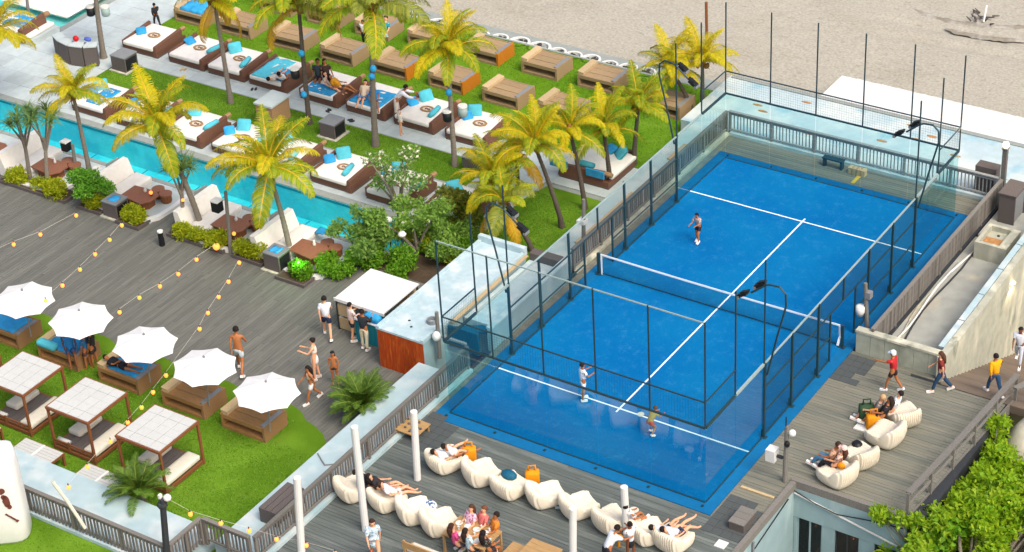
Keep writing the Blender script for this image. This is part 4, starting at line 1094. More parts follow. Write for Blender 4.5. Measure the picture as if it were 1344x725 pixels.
# bean bags
gN = 'cream ribbed bean bags on the deck'
def bean():
    W_, N = 1.12, 13
    prof = [(.42, .02), (.60, .14), (.66, .30), (.56, .42), (.25, .40), (-.05, .42), (-.25, .52), (-.40, .74), (-.54, .80), (-.66, .74), (-.68, .52), (-.62, .22), (-.48, .02)]
    # refine the closed profile
    P = []
    n = len(prof)
    for i in range(n):
        a, b_ = Vector(prof[i]), Vector(prof[(i + 1) % n]); P += [a, (a + b_) / 2]
    P = [(P[i - 1] + P[i] * 2 + P[(i + 1) % len(P)]) / 4 for i in range(len(P))]
    c = Vector((-.05, .32)); vs = []; K = len(P)
    M_ = N * 6
    for j in range(M_ + 1):
        y = -W_ / 2 + W_ * j / M_; u = abs(y) / (W_ / 2)
        s = math.sqrt(max(0, 1 - (max(0, u - .72) / .30) ** 2)) if u > .72 else 1
        s = max(s, .30)
        rib = 1 - .11 * abs(math.cos(math.pi * j / 6)) ** 4
        for p in P:
            d = (p - c) * s * (rib if p.y > .06 else 1)
            x, z = c.x + d.x, c.y + d.y
            z += .14 * max(0, u - .45) * (1 if p.x > -.1 and p.y > .3 else 0)
            x += -.08 * (1 - u * u) * (1 if p.x < -.2 else 0) + .06 * u * u
            vs.append((x, y, max(z, .01)))
    fs = [(j * K + k, j * K + (k + 1) % K, (j + 1) * K + (k + 1) % K, (j + 1) * K + k) for j in range(M_) for k in range(K)]
    fs += [tuple(range(K))[::-1], tuple(M_ * K + k for k in range(K))]
    return MB().add(vs, fs).mesh('bean_bag', m_bean, True)
me_bean = bean()
def beanbag(px_, py_, deg, label, s=1.0, z=0):
    p = at(px_, py_, .3)
    o = put('bean_bag', me_bean, None, (p.x, p.y, z), R_(deg)); o.scale = (s * .88 * (1 + .05 * math.sin(px_)), s * .90 * (1 + .06 * math.sin(py_ * 1.7)), s * (1.04 + .07 * math.sin(px_ * 2.1))); tag(o, label, 'bean bag', gN); return o
BN = [(586, 603, 70, 'cream bean bag nearest the wooden board table, couple lying on it'), (632, 621, 60, 'empty cream bean bag right of the first orange bag'), (670, 637, 75, 'cream bean bag with dark teal cushion on it'), (717, 649, 55, 'cream bean bag right of the second orange bag'),
      (760, 664, 60, 'cream bean bag left of the white posts with a bottle beside it'), (803, 682, 70, 'cream bean bag just left of the right white post'), (852, 697, 60, 'cream bean bag behind the crouching waitress'), (884, 707, 80, 'cream bean bag with couple lying legs up'),
      (466, 640, 65, 'cream bean bag behind the left white post under the man in black'), (508, 654, 70, 'cream bean bag under the woman in white'), (545, 671, 55, 'empty cream bean bag right of the woman in white'), (578, 686, 60, 'empty cream bean bag with the round blue patterned cushion'),
      (1099, 622, 165, 'cream bean bag under the woman in pink cap'), (1128, 598, 155, 'empty cream bean bag behind the woman in pink cap'), (1162, 570, 172, 'cream bean bag beside the orange bag on the right deck'), (1184, 544, 140, 'cream bean bag under the person in white tank top')]
for x, y, d, lb in BN: beanbag(x, y, d, lb, 1.0)

# white posts
gT = 'tall white posts on the bean bag deck'
for (bx_, by_, tx, ty_), lb in zip(((548, 629, 543, 541), (480, 696, 465, 561), (398, 760, 390, 628), (752, 742, 752, 668), (823, 703, 819, 640)),
        ('white post beside the first bean bags', 'white post in front of the man in black', 'white post nearest the slatted bench', 'white post between the wooden tables', 'short looking white post by the waitress')):
    a = at(bx_, by_, 0); b_ = over(a, tx, ty_)
    t = thing('white_post', lb, 'post', a, 0, gT)
    MB().tube([(0, 0, 0), b_ - a], .12, 12).build('shaft', m_white, t, smooth=False); e = b_ - a
    MB().lathe([(.125, 0), (.12, .03), (.05, .05)], 12, e).build('cap', m_white, t)
# tables bottom
t = thing('wooden_board_table', 'low raw wood table with small stones near the court corner', 'table', (-.4, -1.6, 0))
for i in range(3): MB().box(-.45, -.42 + i * .28, .28, .45, -.145 + i * .28, .32).build('plank', m_honey, t)
for x in (-.38, .38):
    for y in (-.35, .35): MB().box(x - .03, y - .03, 0, x + .03, y + .03, .28).build('leg', m_honey, t)
b = MB(); r = random.Random(3)
for i in range(9): b.ball((-.4 + r.uniform(-.35, .35), -1.6 + r.uniform(-.35, .35), .36), .05, .05, .04, 6, 4)
o = b.build('stones', m_wickD, kind='stuff')
def slat_table(name, label, x0, y0, x1, y1, n, h=.75):
    t = thing(name, label, 'table', (x0, y0, 0))
    w_, d_ = x1 - x0, y1 - y0
    for i in range(n): MB().box(0, d_ * i / n + .004, h - .04, w_, d_ * (i + 1) / n - .004, h).build('plank', m_honey, t)
    for x in (.05, w_ - .05):
        for y in (.05, d_ - .05): MB().box(x - .035, y - .035, 0, x + .035, y + .035, h - .04).build('leg', m_honey, t)
    return t
slat_table('dining_table', 'honey wood dining table crowded with guests', 4.0, -6.2, 5.6, -5.15, 6)
slat_table('dining_table', 'empty honey wood table at the bottom picture edge', 6.6, -6.2, 7.7, -4.95, 6)
t = thing('bench', 'light wooden bench with backrest behind the woman in pink', 'bench', (3.2, -7.15, 0))
MB().box(0, 0, .40, 2.2, .45, .45).build('seat', m_honey, t); MB().box(0, -.06, .62, 2.2, -.01, .86).build('backrest', m_honey, t)
for x in (.03, 2.1): MB().box(x, -.061, 0, x + .07, -.005, .9).build('leg', m_honey, t); MB().box(x, .38, 0, x + .07, .44, .40).build('leg', m_honey, t)
MB().cushion(.1, .0, .45, 2.1, .42, .53, .03).build('seat_pad', m_cushC, t)
t = thing('platform_bench', 'second wooden bench at the dining table', 'bench', (5.95, -6.5, 0))
MB().box(0, 0, .4, .45, 1.4, .45).build('seat', m_honey, t)
for y in (.05, 1.3): MB().box(.03, y, 0, .42, y + .06, .4).build('leg', m_honey, t)
b = MB(); b.ball((3.05, -3.95, .42), .27, .25, .30, 12, 8)
m_dots = mat('blue white dotted cloth', '#e6e6e2', .8, .05, 4, col2='#3f5f8d', lo=.5, hi=.55, scale2=12)
p = at(564, 664, .3); b = MB(); b.ball((0, 0, .24), .27, .25, .24, 12, 8)
tag(b.build('round_cushion', m_dots, None, (p.x, p.y, 0), smooth=True), 'round blue and white patterned cushion behind the empty bean bags', 'cushion')
# white printed bag at the bottom left
m_print = mat('brown print', '#6e3b32', .8, .1, 8)
bagc = at(14, 705, 0)
t = thing('padded_pillar', 'tall white padded pillar with brown print at the bottom left', 'pillar', (bagc.x - .25, bagc.y + .1, 0), R_(38))
b = MB(); rr = []
lv = [(.72, 0), (.80, .12), (.80, 1.0), (.80, 2.2), (.78, 2.9), (.70, 3.25), (.4, 3.42)]
vs = []
for s_, z in lv:
    for k in range(28):
        a = 2 * math.pi * k / 28
        cx, sy = math.cos(a), math.sin(a)
        q = (abs(cx) ** 4 + abs(sy) ** 4) ** -.25
        vs.append((s_ * q * cx * 1.0, s_ * q * sy * .8, z + (.12 * cx if z > 2.5 else 0)))
b.add(vs, [(i * 28 + k, i * 28 + (k + 1) % 28, (i + 1) * 28 + (k + 1) % 28, (i + 1) * 28 + k) for i in range(len(lv) - 1) for k in range(28)] + [tuple(6 * 28 + k for k in range(28)), tuple(range(27, -1, -1))])
b.build('cover', m_canvas, t, smooth=True)
b = MB()
for (u, z, su, sz) in ((.30, 2.2, .09, .11), (.25, 2.10, .05, .04), (.36, 1.78, .11, .24), (.42, 1.56, .08, .10), (.30, 1.95, .08, .10)):
    b.add([(u + su * math.cos(2 * math.pi * k / 14) * (1 + .15 * math.sin(3 * k)), -.66, z + sz * math.sin(2 * math.pi * k / 14)) for k in range(14)], [tuple(range(14))])
b.build('print_emblem', m_print, t)
b = MB()
for k in range(7):
    u0, u1 = .25 + .05 * k, .25 + .05 * (k + 1)
    f_ = lambda u: 1.28 - .34 * (u - .25) / .35
    b.beam((u0, -.66, f_(u0)), (u1, -.66, f_(u1)), .012, .06 if k < 6 else .10)
b.build('print_stroke', m_print, t)
a0 = at(33, 620, 2.9)
tag(MB().tube([(-7.05, -11.7, 2.35), (-6.75, -11.55, 1.6), (-6.3, -11.42, .55)], .06, 7).build('bamboo_pole', m_cushC), 'thick beige rope pole hanging beside the white padded pillar', 'rope')
# bin and steps in the railing corner
t = thing('dark_bin', 'dark bin with grey rounded rim at the bottom edge', 'bin', (-1.75, -11.75, -.09))
MB().cushion(-.55, -.45, 0, .55, .45, .72, .1).build('bin_body', m_dark, t); b = MB(); b.ring(.50, .64, .70, .78, 8, (0, 0, 0), 0, 1.05, .85); b.build('rim', m_grey, t)
t = thing('timber_steps', 'weathered steps behind the short railing', 'steps', (-2.3, -10.9, -.5))
for i in range(4): MB().box(.1, .05 + i * .28, .0, 1.1, .31 + i * .28, .12 + i * .12).build('tread', m_woodL, t)
tag(MB().box(-2.7, -10.6, -.5, -2.3, -10.1, .1).build('crate', m_woodR), 'brown crate behind the short railing by the lamp post', 'crate')

# posts with speakers, lamp post
def wood_post(px_, py_, top, z, label, parts=()):
    a = at(px_, py_, z); b_ = over(a, *top); e = b_ - a
    t = thing('timber_post', label, 'post', a)
    MB().tube([(0, 0, 0), e], [.085, .07], 8).build('shaft', m_rail, t)
    return t, e
t, e = wood_post(577, 470, (573, 410), 0, 'weathered post with a white dome at the near left court corner')
MB().ball((.05, -.15, 1.05), .16, .16, .2, 10, 8).build('dome', m_white, t, smooth=True)
t, e = wood_post(766, 332, (766, 262), 0, 'weathered post with a white cap box beside the court railing')
MB().box(-.16, -.16, 1.35, .16, .16, 1.5).build('cap_box', m_white, t)
t, e = wood_post(1138, 440, (1136, 372), 0, 'weathered post with white speaker beside the court gate')
MB().lathe([(.1, -.2), (.17, 0), (.17, .22), (.1, .25)], 10, (-.26, -.1, 1.0)).build('speaker', m_white, t, smooth=True); MB().box(-.1, -.12, 1.6, .1, .12, 1.85).build('junction_box', m_grey, t)
t, e = wood_post(1030, 632, (1033, 560), 0, 'weathered post with speaker and gadgets at the deck corner')
MB().box(-.62, -.2, .75, -.3, .14, 1.2).build('speaker', m_white, t); MB().box(-.3, -.05, .9, -.08, .05, .97).build('bracket', m_dark, t); MB().ball((.2, .05, 2.0), .13, .13, .13, 8, 6).build('camera_dome', m_white, t, smooth=True); MB().ball((.1, -.1, 1.62), .1, .1, .12).build('gadget', m_black, t); MB().tube([(0, 0, 2.0), (0, 0, 2.6)], .02, 6).build('antenna', m_black, t)
t, e = wood_post(100, 225, (95, 190), ZL, 'dark post with a white topped speaker behind the pandanus trees')
MB().box(-.42, -.22, 1.0, -.1, .1, 1.4).build('speaker', m_black, t); MB().box(-.44, -.24, 1.4, -.08, .12, 1.45).build('speaker_top', m_white, t)
t, e = wood_post(303, 333, (296, 252), ZL, 'timber post with speaker right of the crossing palm trunks')
MB().box(-.5, -.2, 1.9, -.16, .14, 2.35).build('speaker', m_black, t); MB().box(-.52, -.22, 2.35, -.14, .16, 2.4).build('speaker_top', m_white, t)
t, e = wood_post(213, 322, (213, 303), ZL, 'short black bollard light on the dark deck')
MB().lathe([(.12, 0), (.12, .62)], 12).build('bollard', m_black, t); MB().lathe([(.125, .62), (.12, .68)], 12).build('cap', m_white, t)
t, e = wood_post(38, 22, (30, -45), ZL, 'dark post at the top left beside the white pool platform')
a = at(212, 800, 0); b_ = over(a, 213, 652); 
t = thing('lamp_post', 'weathered lamp post with white fittings in the railing corner', 'lamp', (-2.95, -11.35, 0)); e = over(Vector((-2.95, -11.35, 0)), 213, 655) - Vector((-2.95, -11.35, 0))
MB().tube([(0, 0, 0), e], [.12, .10], 8).build('post', m_dark, t)
MB().ball(e + Vector((.12, .1, .02)), .13, .13, .12, 10, 8).build('globe', m_white, t, smooth=True); MB().ball(e + Vector((-.05, 0, -.25)), .17, .17, .16, 8, 6).build('fitting', m_dark, t); MB().box(e.x - .12, e.y - .06, e.z, e.x - .04, e.y + .06, e.z + .14).build('small_box', m_white, t)
LAMP = Vector((-2.95, -11.35, 0)) + e

# string lights
def festoon(pts, label, every=None, z=None, glow=m_bulb, sag=True):
    t = thing('string_light', label, 'string lights', pts[0])
    o = Vector(pts[0])
    MB().tube([Vector(p) - o for p in pts], .005, 4).build('cable', m_cushC, t)
    return t, o
def bulbs(t, o, ps, m=m_bulb, r=.085):
    for p in ps:
        q = Vector(p) - o
        b = MB().ball(q, r * .85, r * .85, r, 8, 6).build('bulb', m, t, smooth=True)
        MB().lathe([(.02, 0), (.022, .07)], 6, q + Vector((0, 0, r))).build('socket', m_dark, b)
def string(pix, zs, label, ends=None):
    n = len(pix)
    P = [at(x, y, zs[0] + (zs[1] - zs[0]) * i / max(1, n - 1) - .5 * math.sin(math.pi * i / max(1, n - 1))) for i, (x, y) in enumerate(pix)]
    full = ([Vector(ends[0])] if ends and ends[0] else []) + P + ([Vector(ends[1])] if ends and ends[1] else [])
    cab = [p + Vector((0, 0, .13)) for p in full]
    t, o = festoon(cab, label); bulbs(t, o, P)
postA = at(303, 333, ZL) + Vector((0, 0, 2.6))
string([(-60, 356), (-20, 338), (18, 321), (53, 308), (100, 283)], (2.2, 1.6), 'string of warm bulbs over the dark deck at the left edge')
string([(60, 395), (82, 375), (105, 354), (125, 334), (144, 315), (160, 296)], (1.9, 1.3), 'string of warm bulbs above the dark deck behind the white parasols', None)
string([(157, 410), (183, 391), (210, 376), (234, 360), (258, 341), (284, 324)], (1.9, 1.3), 'string of warm bulbs rising over the middle parasol towards the planter')
string([(90, 640), (115, 613), (145, 580), (168, 555), (186, 535), (201, 515), (218, 493), (262, 432), (273, 411), (287, 390), (300, 370), (314, 345)], (1.3, 1.5), 'longest string of warm bulbs from the cabanas across to the planter')
string([(250, 675), (290, 687), (327, 697), (363, 708), (402, 716), (440, 727)], (2.2, 1.5), 'string of warm bulbs from the lamp post over the bottom deck', (LAMP, None))
o = MB().ball(at(305, 255, ZL + 0.55), .01, .01, .01, 4, 3)
def lantern(px_, py_, z, label, m=m_bulbW, r=.1):
    p = at(px_, py_, z); t = thing('lantern', label, 'lantern', p)
    MB().ball((0, 0, 0), r, r, r, 8, 6).build('glow', m, t, smooth=True); MB().lathe([(r * .7, -r - .05), (r * .8, -r)], 8).build('base', m_dark, t)
lantern(198, 253, ZL + .65, 'lit candle lantern on the table behind the feathery shrub', m_bulb, .08)
lantern(307, 307, ZL + .62, 'lit candle lantern on the table right of the crossing trunks', m_bulb, .08)
lantern(284, 324, ZL + .5, 'glowing lamp in the planter under the timber post', m_bulb, .14)
lantern(240, 263, ZL + 1.7, 'upper warm lamp on the crossing palm trunks', m_bulb, .07)
lantern(392, 346, ZL + .55, 'bright green spot lamp in the planter under the palm', m_green_l, .09)
pl = bpy.data.lights.new('green_spot_light', 'POINT'); pl.energy = 25; pl.color = (.25, 1, .2); pl.shadow_soft_size = .15
lo_ = bpy.data.objects.new('green_spot_light', pl); COL.objects.link(lo_); lo_.location = at(392, 346, ZL + .55) + Vector((.15, -.2, .3))

# white rings along the sand
gR = 'white planter rings along the beach edge'
rings = [(538, 18), (573, 28), (606, 35), (630, 44), (655, 48), (681, 53), (707, 60), (731, 66), (752, 71), (775, 75.5), (799, 83), (824, 87), (848, 93)]
me_ring = MB().ring(.41, .52, 0, .26, 18).mesh('ring_wall', m_white)
b = MB(); r = random.Random(6)
for i in range(26):
    a, q = r.uniform(0, 6.28), .3 * math.sqrt(r.random()); s_ = r.uniform(.05, .10); b.ball((q * math.cos(a) * 1.2, q * math.sin(a) * 1.2, .19), s_, s_, s_ * .7, 5, 4)
b.lathe([(.405, 0), (.405, .17)], 14)
me_st = b.mesh('stone_fill', m_stone)
for i, (x, y) in enumerate(rings):
    p = at(x, y, -.6); t = thing('planter_ring', ('%s white ring filled with dark stones along the beach, counted from the left' % ORD[i]) if i < 13 else '', 'ring', (p.x, p.y, -.93), 0, gR)
    s_ = (1.08 if i in (5, 6) else .88) * (1 + .05 * math.sin(i * 2.3)); t.scale = (s_, s_, 1)
    put('ring_wall', me_ring, t); q = put('stone_fill', me_st, t); q['kind'] = 'stuff'; q.rotation_euler = (0, 0, i)
    if i in (5, 6): MB().box(-.36, -.05, .2, .36, .05, .27).build('cross_bar', m_white, t)
# low damp banks across the sand
for pix, wd, nm in ((((1195, 10), (1225, 22), (1255, 29), (1290, 33), (1320, 35), (1360, 35)), .42, 'sand_bank'), (((1240, 37), (1262, 42), (1290, 48), (1320, 51), (1360, 53)), .30, 'sand_bank')):
    P = [at(x, y, -.9) for x, y in pix]; F = []
    for i in range(len(P) - 1):
        for k in range(5): F.append(P[i].lerp(P[i + 1], k / 5))
    F.append(P[-1]); b = MB(); vs = []
    for i, p in enumerate(F):
        q = wd * (.5 + 1.1 * abs(mn.noise(Vector((i * .57, 2, 0))))) * min(1, (i + 1) / 5)
        for dy, dz in ((-q, -.06), (-q * .35, .012), (q * .2, .02), (q, -.06)): vs.append((p.x, p.y + dy, -.90 + dz * min(1, (i + 1) / 4)))
    b.add(vs, [(4 * i + k, 4 * i + 4 + k, 4 * i + 5 + k, 4 * i + 1 + k) for i in range(len(F) - 1) for k in range(3)])
    struct(nm, b, m_track, smooth=True)
# beach pole and driftwood
a = at(928, 60, -.9); 
b_ = over(a, 927, 3); tag(MB().tube([a, b_], .07, 7).build('beach_pole', m_woodR), 'thin brown pole standing on the sand behind the yellow palms', 'pole')
p = at(1290, 26, -.9); b = MB(); r = random.Random(8)
for i in range(14):
    a = Vector((r.uniform(-.7, .7), r.uniform(-.5, .5), .05)); d = Vector((r.uniform(-1, 1), r.uniform(-.6, .6), r.uniform(.1, .5))) * .5; b.tube([a, a + d], [.05, .02], 5)
o = b.build('driftwood', m_wickD, None, p, kind='stuff'); (lambda *a: 0)(o, 'tangle of dark driftwood on the sand at the top right', 'driftwood')
a = at(1291, 29, -.85); tag(MB().tube([a, a + Vector((-.1, .5, .6))], .045, 6).build('driftwood_stick', m_white), 'white stick leaning in the driftwood tangle', 'stick')

# ------------------------------------------------------------------ vegetation
def frond_mesh(name, L, e0, droop, m, seed, nl=34, leaf=.55, hang=.5, mrib=None):
    r = random.Random(seed); mb = MB()
    n = 9; pts = []; p = Vector((0, 0, 0)); e = e0
    dirs = []
    for i in range(n + 1):
        pts.append(p.copy()); d = Vector((math.cos(e), 0, math.sin(e))); dirs.append(d); p = p + d * (L / n); e -= droop / n * (.5 + 1.1 * i / n)
    mb.tube(pts, [.035 * (1 - .85 * i / n) for i in range(n + 1)], 5, 1)
    def on(s):
        f = s * n; i = min(int(f), n - 1); return pts[i].lerp(pts[i + 1], f - i), dirs[i].lerp(dirs[min(i + 1, n)], f - i)
    for k in range(nl):
        s = .10 + .90 * k / (nl - 1)
        q, d = on(s)
        ll = leaf * (math.sin(math.pi * min(1, s * .82 + .14)) ** .7) * r.uniform(.85, 1.1)
        for sd in (-1, 1):
            side = Vector((0, sd, 0)); upv = side.cross(d) * sd * -1
            up_ = Vector((-d.z, 0, d.x))
            a1 = (d * .55 + side * .75 + up_ * .25 * r.uniform(.3, 1.3)).normalized()
            a2 = (a1 * .75 + Vector((0, 0, -1)) * hang * r.uniform(.7, 1.3)).normalized()
            a3 = (a2 * .6 + Vector((0, 0, -1)) * hang * 1.4).normalized()
            wv = d.cross(a1).cross(a1)
            wv = (d - a1 * d.dot(a1)).normalized() * (.015 + .006 * r.random())
            q1 = q + a1 * ll * .4; q2 = q1 + a2 * ll * .35; q3 = q2 + a3 * ll * .3
            mb.add([q - wv * .6, q + wv * .6, q1 + wv, q1 - wv, q2 + wv * .8, q2 - wv * .8, q3], [(0, 1, 2, 3), (3, 2, 4, 5), (5, 4, 6)])
    return mb.mesh(name, [m, mrib or m])
m_ribY = mat('yellow frond rib', '#c9a227', .6, .1)
m_ribG = mat('green frond rib', '#7d8a35', .6, .1)
FR = {}
def fronds(key, m, rib, leaf=.55, hang=.5):
    FR[key] = [frond_mesh('frond', 1.0 * 2.1, R_(e), R_(d), m, i + 7, 50, leaf, hang, rib) for i, (e, d) in enumerate(((78, 60), (55, 95), (30, 100), (5, 85), (62, 120)))]
fronds('yel', l_yel, m_ribY, .46); fronds('lime', l_ylg, m_ribY, .48); fronds('olv', l_olv, m_ribG, .62, .7); fronds('dry', l_dry, m_ribY, .5, .8)
def palm(base, crown, L, nfr, key, label, trunk=m_trunk, mix=None, dry=1, r0=.14, seed=1, bend=.0, z=ZL, wind=0.0, hang_dir=None):
    r = random.Random(seed)
    a = at(*base, z) if len(base) == 2 else Vector(base)
    c = over(a, *crown)
    t = thing('palm_tree', label, 'palm tree', a, 0, 'coconut palms of the terrace')
    e = c - a
    pts = []; n = 10
    side = Vector((-e.y, e.x, 0)); side = side.normalized() if side.length > .05 else Vector((1, 0, 0))
    for i in range(n + 1):
        s = i / n
        q = Vector((e.x * s ** 1.3, e.y * s ** 1.3, e.z * s)) + side * bend * math.sin(math.pi * s)
        pts.append(q)
    pts[0].z -= .15
    rs = [r0 * (1.45 if i == 0 else 1.0 - .4 * i / n) * (1 + .05 * (i % 2)) for i in range(n + 1)]
    b = MB()
    fine = []; fr_ = []
    for i in range(n):
        for k in range(4):
            s = k / 4; fine.append(pts[i].lerp(pts[i + 1], s)); fr_.append((rs[i] * (1 - s) + rs[i + 1] * s) * (1.06 if k % 2 else .97))
    fine.append(pts[n]); fr_.append(rs[n])
    b.tube(fine, fr_, 9); b.build('trunk', trunk, t, smooth=True)
    h = MB(); h.ball(e + Vector((0, 0, .05)), r0 * 1.5, r0 * 1.5, .30, 8, 6)
    for k in range(10):
        aa = r.uniform(0, 6.28); d = Vector((math.cos(aa), math.sin(aa), r.uniform(-.8, .6))) * r.uniform(.2, .45); h.tube([e, e + d], [.04, .015], 4)
    for k in range(5):
        aa = r.uniform(0, 6.28); h.ball(e + Vector((math.cos(aa) * .22, math.sin(aa) * .22, -.12)), .10, .10, .12, 7, 5)
    h.build('crown_heart', m_husk, t)
    ga = 2.399963
    nfr = max(12, int(nfr * .78))
    for k in range(nfr):
        s = k / nfr
        vi = 0 if s < .2 else 1 if s < .45 else 4 if s < .6 else 2 if s < .85 else 3
        kk = key
        if mix and r.random() < .45: kk = mix
        if s > 1 - dry / nfr: kk = 'dry'; vi = 3
        f = put('frond', FR[kk][vi], t, e + Vector((0, 0, .1 - .12 * s)))
        az = k * ga + r.uniform(-.25, .25)
        if wind: az = az + wind * .6 * math.sin(az - 0.6)
        f.rotation_euler = (r.uniform(-.25, .25), r.uniform(-.15, .2) + (.5 if kk == 'dry' else 0), az)
        q = L / 2.1 * r.uniform(.85, 1.12); f.scale = (q, q * 1.05, q)
    return t
palm((118, 228), (96, 125), 1.75, 22, 'yel', 'small yellow coconut palm in front of the pool at the left', mix='lime', seed=1, r0=.11)
palm((265, 302), (206, 165), 2.4, 26, 'yel', 'big yellow coconut palm with leaning trunk in the left planter', mix='lime', seed=2, r0=.13, bend=-.25)
palm((382, 336), (352, 222), 2.5, 26, 'lime', 'yellow green coconut palm standing by the green spot lamp', mix='yel', seed=3, r0=.12, bend=-.15)
palm((303, 136), (281, 2), 2.3, 22, 'lime', 'palm with slim grey leaning trunk between the white daybeds', mix='yel', seed=4, r0=.12, dry=4, bend=-.1)
palm((406, 163), (392, 10), 2.7, 24, 'olv', 'olive palm with dark trunk and a speaker beside the crowded daybed', m_trunkD, 'lime', 3, .12, 5)
palm((493, 192), (487, 12), 3.0, 26, 'olv', 'tallest olive palm with spotted grey trunk in the narrow lawn', mix='lime', seed=6, r0=.14)
palm((597, 218), (587, 66), 2.3, 26, 'yel', 'bright yellow palm with two speakers on its grey trunk', mix='lime', seed=7, r0=.12)
palm((738, 299), (702, 192), 2.1, 24, 'yel', 'yellow palm with leaning dark trunk beside the small lawn', m_trunkD, 'lime', 1, .11, 8, .15)
palm((768, 275), (748, 172), 1.8, 20, 'yel', 'yellow palm right before the blue pads of the sideways daybed', m_trunkD, 'lime', 1, .11, 9)
palm((801, 243), (792, 170), 1.9, 22, 'lime', 'yellow palm rising over the sideways white daybed', m_trunkD, 'yel', 1, .11, 10)
palm((832, 217), (838, 140), 1.8, 22, 'yel', 'yellow palm left of the court floodlight pole', m_trunkD, 'lime', 1, .11, 11)
palm((699, 331), (660, 268), 1.9, 20, 'olv', 'short olive palm with drooping dry frond above the grey building', m_trunkD, 'lime', 4, .11, 12)
palm((644, 312), (648, 236), 2.0, 22, 'lime', 'lime palm behind the blue building roof', m_trunk, 'yel', 1, .11, 13)
palm((680, 250), (678, 200), 1.8, 18, 'yel', 'low yellow palm in the middle of the palm cluster', m_trunkD, 'lime', 2, .10, 14)
palm((908, 145), (880, 92), 1.9, 22, 'yel', 'yellow palm directly behind the court floodlight pole', m_trunkD, 'lime', 1, .11, 15)
palm((922, 143), (922, 82), 2.0, 24, 'yel', 'rightmost yellow palm at the court corner beside the sand', m_trunkD, 'yel', 1, .11, 16)
palm((-32, 150), (-8, 45), 2.3, 22, 'yel', 'yellow palm cut by the left picture edge', mix='lime', seed=17, r0=.12)
palm((352, -2), (345, -42), 1.9, 18, 'lime', 'palm whose yellow fronds hang in at the top edge', mix='yel', seed=18, r0=.11)
t = palm((136, 76), (122, -30), 2.0, 16, 'olv', 'palm trunk with two speakers standing at the bar counter', mix='lime', seed=19, r0=.14)
def palm_speakers(base, hpx, label, offs, z=ZL):
    a = at(*base, z); c = over(a, *hpx)
    for i, (dx, dy, dz) in enumerate(offs):
        t = thing('palm_speaker', label[i], 'speaker', c + Vector((dx, dy, dz)))
        MB().lathe([(.16, -.25), (.2, -.2), (.2, .18)], 12).build('speaker_body', m_black if i == 0 else m_steelL, t, smooth=True); MB().lathe([(.21, .18), (.2, .25)], 12).build('speaker_top', m_white, t)
palm_speakers((597, 218), (597, 148), ['black speaker strapped on the yellow palm trunk', 'pale speaker strapped on the yellow palm trunk'], [(-.25, -.2, -.1), (.3, .15, .1)])
palm_speakers((406, 163), (397, 95), ['black speaker strapped to the dark palm trunk'], [(-.25, -.2, 0)])
palm_speakers((136, 76), (128, 14), ['left black speaker of the bar palm', 'right speaker of the bar palm'], [(-.3, -.15, 0), (.35, .15, 0)])
def blue_lamp(base, p, label):
    a = at(*base, ZL); c = over(a, *p); tag(MB().ball(c + Vector((.12, -.12, 0)), .15, .13, .16, 8, 6).build('blue_lamp', m_towel, smooth=True), label, 'lamp')
blue_lamp((493, 192), (489, 88), 'upper blue lamp tied to the tallest palm trunk'); blue_lamp((493, 192), (487, 98), 'lower blue lamp tied to the tallest palm trunk'); blue_lamp((406, 163), (395, 68), 'blue lamp tied high on the dark palm trunk'); blue_lamp((406, 163), (398, 122), 'blue lamp tied low on the dark palm trunk')
blue_lamp((597, 218), (588, 119), 'blue lamp tied to the yellow palm trunk')

def blade_rosette(mb, c, n, L, w, r, mi=0, up=.5, droop=.5):
    for k in range(n):
        a = 2 * math.pi * k / n + r.uniform(-.3, .3); e = r.uniform(-.2, 1.3) * up + .2
        d = Vector((math.cos(a) * math.cos(e), math.sin(a) * math.cos(e), math.sin(e))); ll = L * r.uniform(.7, 1.1)
        s = Vector((-math.sin(a), math.cos(a), 0)) * w
        q1 = c + d * ll * .5; q2 = q1 + (d + Vector((0, 0, -droop))).normalized() * ll * .5
        mb.add([c - s * .5, c + s * .5, q1 + s, q1 - s, q2], [(0, 1, 2, 3), (3, 2, 4)], mi)
def pandanus(base, crown, label, heads, seed, L=.55, spread=.7):
    r = random.Random(seed); a = at(*base, ZL); c = over(a, *crown) - a
    t = thing('pandanus_tree', label, 'pandanus', a)
    b = MB(); b.tube([(0, 0, -.1), c * .5, c * .75], [.10, .08, .07], 7)
    ends = []
    for k in range(heads):
        an = 2 * math.pi * k / heads + r.random(); d = Vector((math.cos(an), math.sin(an), r.uniform(-.1, .5))) * spread * r.uniform(.6, 1)
        b.tube([c * (.5 + .2 * r.random()), c + d], [.06, .035], 5); ends.append(c + d)
    b.build('trunk', m_trunk, t)
    for e in ends:
        m_ = MB(); blade_rosette(m_, e, 46, L, .025, r, 0, .9, .7); m_.build('leaf_head', l_pan, t)
pandanus((40, 238), (28, 160), 'left dark green pandanus with leaning trunk', 5, 1, .75, .65)
pandanus((62, 245), (58, 160), 'right dark green pandanus with forked trunk near the leftmost pod', 5, 2, .75, .65)
pandanus((241, 300), (237, 222), 'spiky pandanus crossing the leaning yellow palm trunk', 5, 3, .75, .6)

